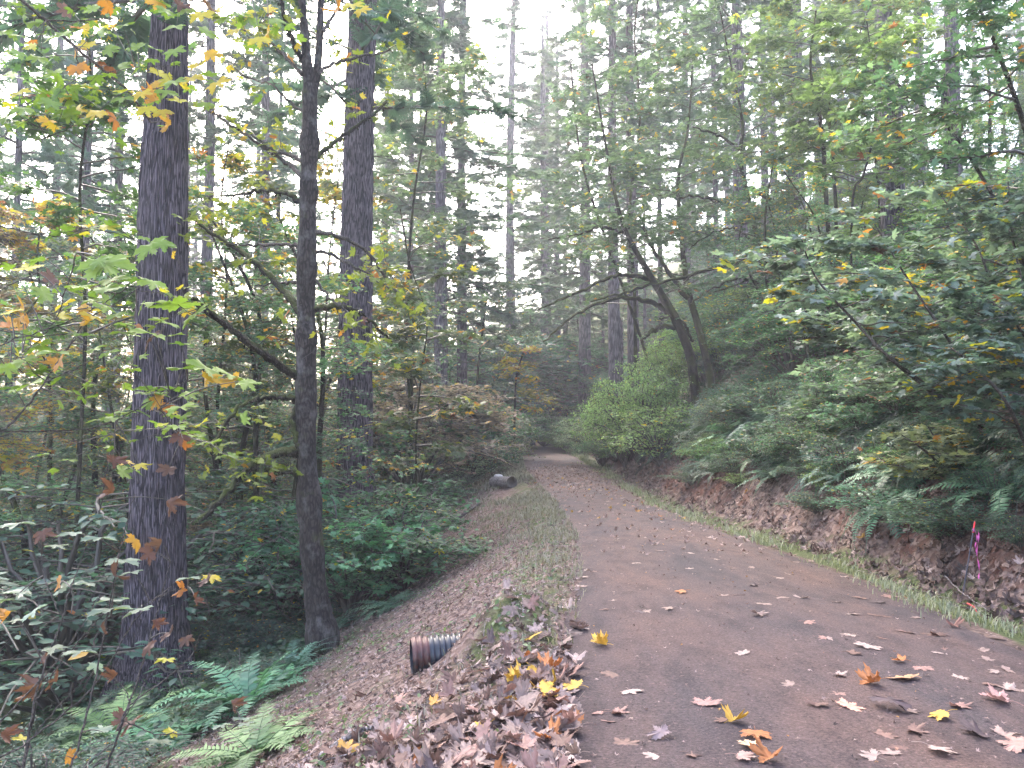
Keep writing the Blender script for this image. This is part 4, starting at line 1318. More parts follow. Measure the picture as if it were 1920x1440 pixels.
# each with the pixel of its middle, its depth and the pixel row of its top
BUSHES = [
    ('haze', 1200, 30, 625, 'bright', 'bright yellow green bush on the bank left of the leaning twin maple', .52),  # soft sunlight on these bright bushes is put into their leaf colour
    ('haze', 1170, 33, 690, 'bright', 'soft green bush at the left end of the bright bushes on the bank', .7),
    ('haze', 1248, 33.5, 605, 'bright', 'taller bright green bush touching the leaning twin maple', .42),
    ('haze', 1130, 38, 735, 'pale', 'pale soft bush in front of the straight grey fir', .8),
    ('haze', 1085, 52, 760, 'green', 'green bush on the outer side of the bend', 1.0),
    ('tri', 1236, 27, 735, 'bright', 'light green bush against the left stem of the leaning twin maple', 1.1),
    ('haze', 1020, 64, 725, 'green', 'wide dark green bush closing off the end of the path', 1.25),
    ('haze', 1065, 58, 790, 'bright', 'low light green bush at the right corner of the path end', 1.4),
    ('haze', 960, 60, 770, 'teal', 'dark bush left of the end of the path', 1.3),
    ('haze', 905, 52, 720, 'green', 'mid green bush in the dark gap behind the left verge', 1.2),
    ('haze', 880, 42, 760, 'olive', 'olive bush at the far end of the left verge', 1.2),
    ('tall', 775, 32, 640, 'tan', 'tall tan and dying thicket left of the path end', 1.1),
    ('tall', 745, 29, 620, 'tan', 'brownish maple thicket just right of the lilac grey trunk', 1.0),
    ('tall', 850, 38, 690, 'green', 'green thicket behind the tan thickets', 1.0),
    ('tall', 905, 62, 560, 'dark', 'tall dark green thicket under the white sky gap', 1.3),
    ('tall', 960, 66, 540, 'teal', 'tall bluish thicket behind the path end', 1.3),
    ('tall', 1060, 66, 580, 'green', 'tall green thicket behind the straight grey fir', 1.2),
    ('fine', 850, 24, 800, 'grey', 'grey green feathery bush on the left verge', 1.5),
    ('fine', 800, 21, 820, 'grey', 'grey green twiggy bush below the lilac grey trunk', 1.4),
    ('fine', 880, 34, 815, 'pale', 'pale bush beside the log', 1.4),
    ('fine', 895, 35, 790, 'green', 'green bush just behind the log', 1.1),
    ('fine', 820, 27, 800, 'green', 'rounded green bush between the tan thickets and the left verge', 1.3),
    ('tri', 720, 17.5, 830, 'green', 'leafy green bush in front of the lilac grey trunk', 1.1),
    ('maple', 660, 15.5, 850, 'green', 'lobed leaf bush to the right of the slim mossy maple', 1.0),
    ('tri', 760, 15.5, 900, 'green', 'rounded green bush on the edge of the left slope', 1.2),
    ('maple', 690, 13.2, 930, 'pale', 'pale leaved maple shoots right of the slim mossy maple', .9),
    ('tri', 640, 13.0, 1000, 'green', 'dense green bush close to the right of the slim mossy maple', 1.1),
    ('tri', 500, 13.6, 960, 'green', 'big green bush between the thickest trunk and the slim mossy maple', 1.25),
    ('fine', 430, 14.2, 900, 'teal', 'bluish green bush right of the thickest trunk', 1.2),
    ('fine', 390, 12.2, 1040, 'green', 'green bush at the right foot of the thickest trunk', 1.2),
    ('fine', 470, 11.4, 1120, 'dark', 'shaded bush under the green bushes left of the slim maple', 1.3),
    ('fine', 540, 16.5, 860, 'teal', 'bluish bush behind the slim mossy maple', 1.2),
    ('fine', 120, 15, 830, 'teal', 'pale teal bush left of the thickest trunk', 1.5),
    ('fine', 30, 13, 860, 'teal', 'teal bush at the left edge', 1.4),
    ('tri', 190, 13, 960, 'green', 'green bush at the left side of the thickest trunk', 1.2),
    ('fine', 60, 10.5, 1020, 'dark', 'green bush at the left edge behind the bare stemmed sapling', 1.3),
    ('fine', 170, 10.2, 1150, 'dark', 'dark bush left of the foot of the thickest trunk', 1.3),
    ('fine', 10, 8.6, 1200, 'dark', 'low bush in the bottom left corner', 1.3),
    ('fine', 110, 7.6, 1330, 'dark', 'small green bush among the bare stems', 1.3),
    ('maple', 1380, -800, 715, 'olive', 'olive bush right of the foot of the leaning twin maple', 1.2),
    ('tall', 1400, 24, 560, 'bright', 'light green thicket between the leaning twin maple and the curved maple', 1.0),
    ('tall', 1490, 22, 520, 'green', 'green thicket right of the curved maple', 1.0),
    ('tall', 1560, 24, 440, 'bright', 'light green thicket below the twin upright stems', 1.0),
    ('tall', 1660, 21, 430, 'green', 'green thicket below the dark fir on the right slope', 1.0),
    ('tall', 1760, 20, 400, 'bright', 'light green thicket high at the right', 1.0),
    ('tall', 1850, 17, 400, 'dark', 'dark thicket behind the right maple sapling', 1.0),
    ('maple', 1420, -800, 700, 'dark', 'dark bush above the ferns on the right bank', 1.3),
    ('maple', 1540, -810, 690, 'teal', 'bluish bush on the middle of the right bank', 1.2),
    ('tri', 1500, -880, 765, 'green', 'light leaved bush low on the right bank', 1.0),
    ('maple', 1620, -830, 710, 'teal', 'bluish lobed bush right of the light leaved bush on the bank', 1.1),
    ('tri', 1590, -910, 790, 'teal', 'teal bush hanging low over the right bank', 1.1),
    ('maple', 1700, -860, 760, 'dark', 'dark bush under the large maple sapling', 1.2),
    ('fine', 1440, -890, 790, 'teal', 'fine leaved bush below the middle of the right bank', 1.1),
    ('tri', 1545, -920, 850, 'bright', 'bright small bush at the lower edge of the right bank', .9),
    ('tri', 1865, -960, 850, 'dark', 'dark bush at the right edge above the marker stake', 1.1),
    ('fine', 1910, -1030, 920, 'teal', 'low teal bush at the right edge', 1.0),
    ('maple', 1800, -870, 740, 'dark', 'dark lobed bush at the right, behind the dark drooping sapling', 1.1),
]
for k, px_, Y_, top_, hue_, lb_, wd_ in BUSHES:
    if Y_ < 0:
        g = G(px_, -Y_)
        plant(k, g[0], g[1], max(.4, P(px_, top_, g[1])[2] - g[2]), hue_, lb_, None, wd_)
        continue
    bush(k, px_, Y_, top_, hue_, lb_, wd_)

# undergrowth nobody can tell apart, one object each: behind the named bushes and along the slopes
def band(n, xr, yr, kinds, hues, hr, label, group, wide=1.2, ok=None):
    i = tries = 0
    while i < n and tries < n * 30:
        tries += 1
        y = rng.uniform(*yr)
        x = xr(y)
        if ok is not None and not ok(x, y): continue
        plant(kinds[int(rng.integers(len(kinds)))], x, y, rng.uniform(*hr), hues[int(rng.integers(len(hues)))], label, group, wide * rng.uniform(.8, 1.2))
        i += 1


far_left = lambda y: rng.uniform(-.66 * y - 2, eL(y) - 5)
band(30, far_left, (17, 34), ['tall', 'haze', 'maple', 'fine'], ['teal', 'green', 'olive', 'tan', 'pale'], (1.4, 3.6), 'green understory shrub in the hollow left of the path', 'understory shrubs in the left hollow', 1.1)
band(22, lambda y: rng.uniform(-.66 * y - 2, eL(y) - 4), (34, 62), ['tall', 'haze'], ['teal', 'green', 'olive', 'tan'], (2.5, 6.5), 'tall shrub in the distant left woods', 'tall shrubs in the distant left woods', 1.0)
band(22, lambda y: rng.uniform(-.7 * y, .7 * y), (72, 100), ['tall', 'haze'], ['teal', 'green', 'dark'], (4, 9), 'hazy thicket far behind the end of the path', 'hazy thickets far behind the path', 1.2)
band(40, lambda y: eR(y) + rng.uniform(4.5, .42 * y + 4), (14, 40), ['tall', 'haze', 'maple', 'fine'], ['green', 'teal', 'bright', 'pale', 'bright'], (1.2, 3.4), 'leafy shrub on the upper right slope', 'shrubs on the upper right slope', 1.2)
band(22, lambda y: eR(y) + rng.uniform(3, .4 * y + 6), (40, 70), ['tall', 'haze'], ['green', 'teal', 'bright'], (2, 5.5), 'hazy shrub on the far right slope', 'shrubs on the far right slope', 1.2)
band(44, lambda y: eR(y) + rng.uniform(1.75, 4.2), (8, 26), ['fine', 'tri', 'maple'], ['teal', 'dark', 'green'], (.6, 1.2), 'low leafy shrub among the ferns of the right bank', 'low shrubs among the ferns of the right bank', 1.4)
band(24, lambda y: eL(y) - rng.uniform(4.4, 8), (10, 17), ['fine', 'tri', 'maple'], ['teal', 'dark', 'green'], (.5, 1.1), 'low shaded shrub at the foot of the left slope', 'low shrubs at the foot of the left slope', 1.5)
band(20, lambda y: eL(y) - rng.uniform(1.6, 5), (22, 40), ['fine', 'haze'], ['grey', 'pale', 'green'], (.6, 1.4), 'grey green shrub along the far left verge', 'grey green shrubs along the far left verge', 1.6)

FERNS = [  # px, py of the root, size, hue, label
    (545, 1290, 1.55, 'green', 'large arching sword fern beside the left slope, nearest the pipe'),
    (470, 1330, 1.35, 'green', 'sword fern left of the large arching fern'),
    (400, 1400, 1.28, 'bright', 'light green sword fern near the bottom, right of the bare sapling'),
    (310, 1400, 1.28, 'green', 'sword fern at the very foot of the thickest trunk'),
    (620, 1235, 1.28, 'green', 'sword fern under the slim mossy maple, on the slope edge'),
    (660, 1180, 1.15, 'teal', 'bluish sword fern right of the foot of the slim maple'),
    (730, 1140, 0.94, 'teal', 'small sword fern by the dark fallen branch'),
    (765, 1030, 1.12, 'bright', 'bright sword fern high on the left slope'),
    (230, 1390, 1.28, 'bright', 'light green fern among the stems of the bare sapling'),
    (140, 1410, 1.22, 'green', 'fern in the bottom left corner'),
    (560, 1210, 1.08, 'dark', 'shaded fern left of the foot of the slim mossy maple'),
    (480, 1420, 0.94, 'green', 'small fern at the bottom between the leaf heap and the bare sapling'),
    (1260, 850, 1.25, 'teal', 'sword fern overhanging the bare red soil of the bank'),
    (1330, 815, 1.44, 'teal', 'leftmost of the large sword ferns under the leaning twin maple'),
    (1380, 820, 1.44, 'green', 'large sword fern under the leaning twin maple, in the middle of its row'),
    (1300, 790, 1.25, 'dark', 'dark sword fern at the foot of the leaning twin maple'),
    (1440, 800, 1.38, 'teal', 'sword fern right of the large fern row on the bank'),
    (1350, 885, 1.00, 'teal', 'small sword fern hanging low on the bare bank'),
    (1690, 935, 1.19, 'teal', 'sword fern with long fronds over the red leaves on the right bank'),
    (1905, 925, 1.19, 'green', 'green sword fern cut by the right edge'),
    (1850, 850, 1.12, 'dark', 'dark sword fern under the drooping sapling at the right edge'),
    (1560, 880, 1.00, 'teal', 'sword fern low on the bank right of the bright small bush'),
    (1480, 870, 0.94, 'teal', 'sword fern low on the bank left of the bright small bush'),
    (1640, 830, 1.12, 'dark', 'shaded sword fern below the large maple sapling'),
    (1520, 760, 1.12, 'dark', 'shaded sword fern high on the middle of the bank'),
]
for px_, py_2, s_, hue_, lb_ in FERNS:
    g = G(px_, py_2)
    plant('fern', g[0], g[1], s_, hue_, lb_, None, 1.0)


def fern_band(n, xr, yr, hues, sr, label, group):
    for _ in range(n):
        y = rng.uniform(*yr)
        plant('fern', xr(y), y, rng.uniform(*sr), hues[int(rng.integers(len(hues)))], label, group)


band(26, lambda y: eR(y) + rng.uniform(1.05, 2.1), (8.5, 24), ['fine', 'tri'], ['teal', 'green', 'teal', 'bright'], (.35, .7), 'low creeping shrub hanging on the steep face of the right bank', 'low creeping shrubs on the face of the right bank', 1.7)
band(16, lambda y: eR(y) + rng.uniform(.9, 2.6), (36, 62), ['haze', 'fine'], ['bright', 'green', 'pale'], (.8, 1.7), 'small light green bush at the far foot of the bank', 'small bushes at the far foot of the bank', 1.4)
band(12, lambda y: at_px(rng.uniform(1290, 1480), y), (33, 44), ['tall', 'haze'], ['bright', 'green', 'teal'], (1.8, 3.4), 'light green shrub behind the leaning twin maple', 'light green shrubs behind the leaning twin maple', 1.2)
fern_band(60, lambda y: eR(y) + rng.uniform(1.5, 4.0), (7, 30), ['teal', 'dark', 'green'], (.7, 1.15), 'sword fern among the shrubs of the right bank', 'sword ferns among the shrubs of the right bank')
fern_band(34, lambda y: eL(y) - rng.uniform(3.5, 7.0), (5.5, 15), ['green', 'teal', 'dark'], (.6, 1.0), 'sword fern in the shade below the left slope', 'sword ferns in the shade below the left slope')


# ------------------------------------------------------------------ grass, ground cover and leaf litter (nobody could count these)
def blades(mb, x, y, h, wdt, tint, lean=.5):
    n = len(x)
    z = H(x, y)
    a = rng.uniform(0, 6.283, n)
    d = np.stack([np.cos(a), np.sin(a), np.zeros(n)], -1)
    s = np.stack([-np.sin(a), np.cos(a), np.zeros(n)], -1) * wdt[:, None]
    b = np.stack([x, y, z - .01], -1)
    ln = (lean * rng.uniform(.2, 1.3, n) * h)[:, None]
    up = np.array([0, 0, 1.0])
    m_ = b + d * ln * .3 + up * (h * .62)[:, None]
    t = b + d * ln + up * (h * rng.uniform(.65, 1, n))[:, None]
    v = np.stack([b - s, b + s, m_ + s * .7, t, m_ - s * .7], 1)
    o = np.arange(n)[:, None] * 5
    mb.add(v.reshape(-1, 3), [np.concatenate([o + [0, 1, 2], o + [0, 2, 4], o + [4, 2, 3]])], np.repeat(tint, 5))


def clumpy(x, y, f=1.0):
    return .5 + .5 * wob(x * 1.9 * f + 11, y * 1.6 * f)


gm = MB()
n = 22000            # right verge, green
y = 4 + 58 * rng.uniform(0, 1, n) ** 1.8
x = eR(y) + .22 + rng.normal(0, .2, n) + .16 * wob(y * .9, y * .35)
k = (clumpy(x, y) > rng.uniform(.1, 1.0, n)) & (np.sin(y * 1.9 + 1) + np.sin(y * .83) + .8 * np.sin(y * 4.1) > rng.uniform(-2.4, 1.2, n))
x, y = x[k], y[k]
blades(gm, x, y, rng.uniform(.03, .12, len(x)) * (1 + y / 50), .0028 * (1 + y / 9), np.clip(rng.normal(.55, .25, len(x)), 0, 1), .9)
tag(gm.build('grass', M_GRASS, None, False, (.19, .20, .125)), 'green grass strip along the right edge of the path', 'grass', kind='stuff')
gm = MB()
n = 60000            # left verge, straw and pale green
y = 5 + 56 * rng.uniform(0, 1, n) ** 1.5
x = eL(y) - np.abs(rng.normal(.05, .45, n)) * np.interp(y, [5, 14, 22, 40], [1.4, 1.4, 2.2, 3.2]) + .10
k = (clumpy(x, y, 1.4) > rng.uniform(.1, 1.0, n)) & (np.hypot(x - .05, (y - 26.8) * .45) > .75) & (rng.uniform(0, 1, n) < np.interp(y, [5, 9, 14, 20], [.1, .2, .45, 1]))
x, y = x[k], y[k]
blades(gm, x, y, rng.uniform(.04, .16, len(x)) * np.interp(y, [5, 15, 25, 60], [.7, .9, 1.2, 1.8]), .003 * (1 + y / 9), np.clip(rng.normal(.5, .3, len(x)), 0, 1), .9)
tag(gm.build('grass', M_GRASS, None, False, (.19, .17, .125)), 'pale straw coloured grass along the left edge of the path', 'grass', kind='stuff')
gm = MB()
n = 9000             # moss and small weeds on the left slope
y = rng.uniform(4.5, 22, n)
x = eL(y) - rng.uniform(.2, 4.4, n)
k = clumpy(x, y, 1.6) > .62
x, y = x[k], y[k]
scatter(gm, OVAL, np.stack([x, y, H(x, y) + rng.uniform(.01, .06, len(x))], -1), ground_n(x, y) + rng.normal(0, .4, (len(x), 3)), rng.normal(0, 1, (len(x), 3)), rng.uniform(.03, .07, len(x)), rng.uniform(0, 1, len(x)))
tag(gm.build('weeds', M_LEAF, None, False, (.10, .14, .07)), 'small creeping weeds on the leaf strewn left slope', 'weeds', kind='stuff')
gm = MB()
for n, xr, yr, sc in ((26000, lambda y: eL(y) - 3.9 - rng.gamma(1.6, 2.2, len(y)), (5, 34), .1), (26000, lambda y: eR(y) + 1.7 + rng.gamma(1.6, 1.8, len(y)), (6, 40), .09)):
    y = rng.uniform(*yr, n)
    x = xr(y)
    scatter(gm, OVAL, np.stack([x, y, H(x, y) + rng.uniform(.02, .32, n)], -1), np.array([0, 0, 1.0]) + rng.normal(0, .35, (n, 3)), rng.normal(0, 1, (n, 3)), rng.uniform(.5, 1.3, n) * sc, rng.uniform(0, 1, n))
tag(gm.build('ground_cover', M_LEAF, None, False, (.05, .088, .05)), 'low leafy ground cover on both slopes beyond the path', 'ground cover', kind='stuff')


def litter(mb, x, y, size, tint, tilt=.45, lift=.02, tm=DRY_LO):
    n = len(x)
    g = rng.integers(len(tm), size=n)
    for i in range(len(tm)):
        q = g == i
        m = int(q.sum())
        if not m: continue
        xx, yy_ = x[q], y[q]
        scatter(mb, tm[i], np.stack([xx, yy_, H(xx, yy_) + lift * rng.uniform(.5, 2, m)], -1), ground_n(xx, yy_) + rng.normal(0, tilt, (m, 3)), rng.normal(0, 1, (m, 3)), size[q], tint[q])


DRY_FLAT = [(v * np.array([1, 1, .55]), f) for v, f in DRY_HI]
lm = MB()
n = 21000            # the left slope
y = 4.2 + 20 * rng.uniform(0, 1, n) ** 1.5
x = eL(y) - rng.uniform(.0, 4.3, n) ** 1.0 + .05
k = rng.uniform(0, 1, n) < np.interp(y, [4, 8, 12, 24], [1, .9, .7, .5])
x, y = x[k], y[k]
litter(lm, x, y, rng.uniform(.012, .046, len(x)), np.clip(rng.normal(.52, .22, len(x)), 0, .9), .38, .010)
n = 950             # larger leaves piled towards the bottom of the picture
y = 3.5 + np.abs(rng.normal(0, 1.35, n))
x = eL(y) - np.abs(rng.normal(0, .95, n)) * np.interp(y, [3.5, 6], [1.1, .6]) + .14
litter(lm, x, y, rng.uniform(.05, .105, len(x)), np.clip(rng.normal(.55, .2, n), 0, .97), .38, .02, DRY_FLAT)
n = 2400             # the band of leaves blown across the path and its edges
y = rng.normal(30, 4.0, n)
x = rng.uniform(eL(y) - .3, eR(y) + .8)
litter(lm, x, y, rng.uniform(.035, .08, n), np.clip(rng.normal(.5, .2, n), .1, 1), .3, .016)
n = 9000             # the right bank
y = rng.uniform(4.5, 34, n)
x = eR(y) + .35 + rng.gamma(2.0, .62, n)
k = np.interp(y, [4, 10, 14, 22, 27, 36], [1, 1, .45, .45, 1, 1]) > rng.uniform(0, 1, n)
x, y = x[k], y[k]
litter(lm, x, y, rng.uniform(.035, .10, len(x)), np.clip(rng.normal(.36, .2, len(x)), 0, .97), .5, .02)
n = 2600             # scraps on the path
y = 3.5 + 26 * rng.uniform(0, 1, n) ** 1.4
x = rng.uniform(eL(y), eR(y))
litter(lm, x, y, rng.uniform(.005, .022, n), np.clip(rng.normal(.42, .26, n), 0, .96), .25, .018)
n = 260              # leaves on the path too far away to tell apart
y = rng.uniform(11, 26, n)
x = eL(y) + (eR(y) - eL(y)) * rng.beta(1.2, .8, n)
litter(lm, x, y, rng.uniform(.04, .085, n), np.clip(rng.normal(.68, .16, n), 0, 1), .3, .024)
tag(lm.build('leaf_litter', M_LITTER), 'brown and tan fallen leaves strewn over the slopes and path', 'leaf litter', kind='stuff')

tm_ = MB()           # needles, twigs and stems lying on the slopes
n = 1500
y = rng.uniform(4, 18, n)
x = np.where(rng.uniform(0, 1, n) < .7, eL(y) - rng.uniform(0, 4.4, n), eR(y) + rng.uniform(.2, 3, n))
for i in range(n):
    a = rng.uniform(0, 6.28)
    L_ = rng.uniform(.06, .32)
    q = np.array([x[i], y[i]]) + np.outer(np.linspace(-.5, .5, 3) * L_, [math.cos(a), math.sin(a)])
    tube(tm_, np.column_stack([q, H(q[:, 0], q[:, 1]) + rng.uniform(.01, .04)]), rng.uniform(.0015, .004), 3)
tag(tm_.build('twig_debris', M_DEAD), 'small dry twigs scattered over the leafy slopes', 'twigs', kind='stuff')


# ------------------------------------------------------------------ things lying or standing by the path
def culvert():
    c = G(776, 1262)
    R = 36 * c[1] / F_PX
    c[2] += R * .8
    t = thing('culvert_pipe', 'black ribbed plastic drain pipe with an orange painted end sticking out of the left slope', 'pipe', (c[0], c[1], c[2]))
    ax = nz(np.array([1, .22, .035]))
    u = nz(np.cross(ax, [0, 0, 1.0]))
    v = np.cross(u, ax)
    th = np.arange(48) / 48 * 2 * math.pi

    def rings(prof):
        pts = [np.array(ax)[None] * s + r * (np.cos(th)[:, None] * u + np.sin(th)[:, None] * v) for s, r in prof]
        m = len(prof)
        i = np.arange(m - 1)[:, None] * 48
        j = np.arange(48)[None]
        k = (j + 1) % 48
        return np.concatenate(pts), [np.stack([i + j, i + k, i + 48 + k, i + 48 + j], -1).reshape(-1, 4)]
    pitch = .046

    def corr(s0, s1):
        pr = []
        s = s0
        while s < s1 - 1e-6:
            pr += [(s, R * .90), (s + pitch * .18, R * .90), (s + pitch * .34, R), (s + pitch * .72, R), (s + pitch * .88, R * .90)]
            s += pitch
        return pr
    a, b = MB(), MB()
    band = corr(-.02, .115)
    vv, ff = rings([(-.02, R * .84), (-.022, R * .90)] + band + [(.118, R * .90)])
    b.add(vv, ff)
    vv, ff = rings(corr(.118, 1.3))
    a.add(vv, ff)
    vv, ff = rings([(1.3, R * .84), (-.02, R * .84)])
    a.add(vv, ff)
    a.build('pipe_body', plain_mat('black_plastic', (.015, .016, .026), .34, .3, 14, .5), t)
    m, nd, lk = newmat('worn_orange_paint')
    out = N(nd, 'ShaderNodeOutputMaterial')
    tc = N(nd, 'ShaderNodeTexCoord')
    no = N(nd, 'ShaderNodeTexNoise')
    no.inputs['Scale'].default_value = 22
    no.inputs['Detail'].default_value = 5
    lk.new(tc.outputs['Object'], no.inputs['Vector'])
    sp = N(nd, 'ShaderNodeSeparateXYZ')
    lk.new(tc.outputs['Object'], sp.inputs[0])
    q = math_n(nd, lk, 'MULTIPLY_ADD', sp.outputs[2], 2.4)
    lk.new(no.outputs[0], q.node.inputs[2])
    r = ramp(nd, [(0, (.014, .013, .016)), (.36, (.014, .013, .016)), (.50, (.045, .014, .012)), (.8, (.085, .024, .020)), (1, (.12, .045, .036))])
    lk.new(q, r.inputs[0])
    pb = N(nd, 'ShaderNodeBsdfPrincipled')
    lk.new(r.outputs[0], pb.inputs['Base Color'])
    pb.inputs['Roughness'].default_value = .5
    lk.new(pb.outputs[0], out.inputs['Surface'])
    b.build('painted_end', m, t)


culvert()


def lying_log(label, a, b, ra, rb, mat, sides=16, bend=0.0, name='log', cat='log', rings_end=True, bury=.15):
    a, b = np.array(a), np.array(b)
    n = 14
    tt_ = np.linspace(0, 1, n)[:, None]
    p = a * (1 - tt_) + b * tt_
    p[:, 2] += bend * np.sin(tt_[:, 0] * math.pi)
    base = a.copy()
    t = thing(name, label, cat, base)
    mb = MB()
    tube(mb, p - base, np.linspace(ra, rb, n), sides, .05)
    mb.build('bark', mat, t, True)
    if rings_end:
        e = MB()
        d = nz(a - b)
        u = nz(np.cross(d, [0, 0, 1.0]))
        v = np.cross(u, d)
        th = np.arange(20) / 20 * 2 * math.pi
        for s_, o_ in ((1.0, .0), (.80, .004), (.78, -.05), (.0, -.06)):
            e.add(d * o_ + ra * s_ * (np.cos(th)[:, None] * u + np.sin(th)[:, None] * v), [])
        k = np.arange(20)
        e.f.append(np.concatenate([np.stack([k + 20 * i, (k + 1) % 20 + 20 * i, (k + 1) % 20 + 20 * i + 20, k + 20 * i + 20], -1) for i in range(3)]).astype(np.int32))
        e.build('cut_end', plain_mat('cut_wood', (.075, .055, .045), .9, .4, 25), t)
    return t


g = G(960, 915)
r_ = 11 * g[1] / F_PX
a_ = np.array([g[0], g[1], g[2] + r_ * .9])
b_ = a_ + np.array([-.62, 1.5, 0])
b_[2] = H(b_[0], b_[1]) + r_ * .9
lying_log('short grey log with a dark cut end lying on the left verge', a_, b_, r_, r_ * .95, M_DEAD)


def rock(label, px, py, w_, col, seed):
    g_ = G(px, py)
    bm = bmesh.new()
    bmesh.ops.create_icosphere(bm, subdivisions=3, radius=1)
    r2 = np.random.default_rng(seed)
    nrm = nz(r2.normal(0, 1, (9, 3)))
    for v_ in bm.verts:
        c_ = np.array(v_.co)
        for k_, nn_ in enumerate(nrm):
            dd_ = c_ @ nn_ - (.62 + .04 * k_ % .2)
            if dd_ > 0: c_ = c_ - nn_ * dd_ * .9
        v_.co = c_ * w_ * np.array([1, .8, .7])
    me = bpy.data.meshes.new('rock')
    bm.to_mesh(me)
    bm.free()
    me.materials.append(plain_mat('pale_stone', col, .85, .35, 18))
    o = link('rock', me)
    o.location = tuple(g_ + [0, 0, w_ * .35])
    o.rotation_euler = (0, 0, seed)
    tag(o, label, 'rock')


import bmesh
rock('small pale rock touching the left side of the grey log', 934, 899, .20, (.55, .53, .55), 3)


def stick(label, pts, r0, r1, mat, lift=.03, forks=(), name='fallen_branch'):
    g_ = [G(a, b) + np.array([0, 0, lift + l]) for a, b, l in pts]
    base = g_[0].copy()
    p = catmull(np.array(g_), 9 * len(g_)) - base
    p[1:-1] += rng.normal(0, .004, p[1:-1].shape)
    mb = MB()
    tube(mb, p, np.linspace(r0, r1, len(p)), 8, .04, 0, True)
    for k, d, L_ in forks:
        tube(mb, bent(p[k], nz(np.array(d, float)), L_, .1, 6, .2), np.linspace(r1, r1 * .3, 6), 5)
    o = mb.build(name, mat, None, True)
    for v_ in (): pass
    o.location = tuple(base)
    tag(o, label, 'branch')


stick('dark thick fallen branch at the lower edge of the left slope, under the ferns', [(822, 1058, 0), (790, 1085, .02), (745, 1112, .05), (700, 1150, .05)], .055, .03, M_MOSSBARK, .05)
stick('mossy fallen branch curving along the upper left slope', [(815, 1032, 0), (785, 1045, .05), (740, 1045, .12), (690, 1042, .2), (655, 1035, .25)], .035, .012, M_MOSSBARK, .04)
stick('dark stick lying downhill on the left slope below the log', [(898, 948, 0), (872, 968, .03), (850, 985, .03)], .05, .03, M_TWIG, .05)
stick('arched dead twig standing up from the left slope below the log', [(838, 955, 0), (850, 935, .15), (866, 932, .35), (880, 946, .05)], .022, .012, M_TWIG, .02, [(8, (.2, .1, .9), .35), (14, (.4, 0, .8), .3)])
stick('long grey dead branch at the bottom among the heaped leaves', [(600, 1438, .02), (640, 1412, .04), (672, 1394, .04), (700, 1384, .03)], .022, .012, M_DEAD, .03)
stick('thin bare branch lying across the ditch beside the marker stake', [(1768, 1085, 0), (1800, 1122, .02), (1850, 1158, .02)], .008, .004, M_DEAD, .05)
stick('dark root poking from the red soil of the right bank', [(1192, 893, 0), (1204, 880, .05), (1222, 868, .05)], .07, .04, M_TWIG, .02)


def marker_stake():
    g_ = G(1803, 1128)
    top = P(1828, 978, g_[1] + .05)
    t = thing('marker_stake', 'thin dark marker stake with red tip and pink ribbon beside the right ditch', 'stake', g_)
    d = top - g_
    mb = MB()
    tube(mb, np.outer(np.linspace(-.06, .86, 12), d), .0065, 8, 0, 0, True)
    mb.build('post', plain_mat('dark_steel', (.05, .045, .06), .5, .2, 30), t)
    mb = MB()
    tube(mb, np.outer(np.linspace(.86, 1.0, 5), d), [.008, .0085, .0085, .008, .005], 8, 0, 0, True)
    mb.build('tip', plain_mat('red_paint', (.62, .035, .04), .5, .15, 30), t)
    mb = MB()
    n = 26
    s = np.linspace(0, 1, n)
    L_ = np.linalg.norm(d) * .60
    for sg in (-.5, 1):
        p = d * .90 + np.stack([.018 + .012 * np.sin(s * 9 + sg) + .010 * sg, -.014 + .012 * np.cos(s * 8 + sg), -s * L_ * (1 if sg > 0 else .55)], -1)
        tw = s * 11 + sg
        e = np.stack([np.cos(tw), np.sin(tw), .5 * np.sin(tw * 2)], -1) * .0062
        v = np.stack([p - e, p + e], 1).reshape(-1, 3)
        i = np.arange(n - 1) * 2
        mb.add(v, [np.stack([i, i + 1, i + 3, i + 2], -1)])
    tube(mb, np.outer(np.linspace(.875, .915, 5), d), .0105, 8)
    mb.build('ribbon', plain_mat('pink_ribbon', (.52, .09, .30), .35, .25, 60), t)


marker_stake()
g_ = G(1838, 1152)
tip = P(1813, 1131, g_[1] + .12)
fb = MB()
tube(fb, np.array([g_ - tip * 0 + (0, 0, -.03), (g_ + tip) / 2 + (0, 0, .02), tip]) - g_, [.007, .007, .006], 8, 0, 0, True)
o = thing('marker_stub', 'short broken red tipped stake leaning in the grass below the taller marker stake', 'stake', g_)
fb.build('post', plain_mat('red_plastic', (.58, .05, .055), .45, .25, 40), o)
fb = MB()
tube(fb, np.array([g_ + (.01, -.01, -.01), (g_ + tip) / 2 + (.014, -.012, .0)]) - g_, .0085, 8, 0, 0, True)
fb.build('sleeve', plain_mat('dark_sleeve', (.035, .03, .03), .6, .2, 40), o)

# ---- single fallen leaves: the ones that show on the path, each where the photograph has it
TAN, PALE, BRN, DRK, ORG, YEL, PNK = (.265, .18, .152), (.34, .245, .21), (.155, .085, .068), (.075, .048, .05), (.33, .12, .04), (.48, .28, .04), (.26, .145, .12)
DRYM = []
for i, v in enumerate(DRY_HI):
    mb = MB()
    vv = v[0].copy()
    vv[:, 2] *= (.26, .28, .35, .3, .45, .45, .75, .25)[i]
    vv[:, 2] -= vv[:, 2].min()
    mb.add(vv - np.array([0, .3, 0]), v[1])
    for sgn in (1,):     # the stalk
        st = np.array([(0, -.3, .04), (.03 * (i % 3 - 1), -.6, .10), (.08 * (i % 3 - 1), -.95, .03)])
        tube(mb, catmull(st + [0, 0, vv[-1, 2] * .3], 6), .012, 4)
    DRYM.append(mb.mesh('fallen_leaf', M_DRY))


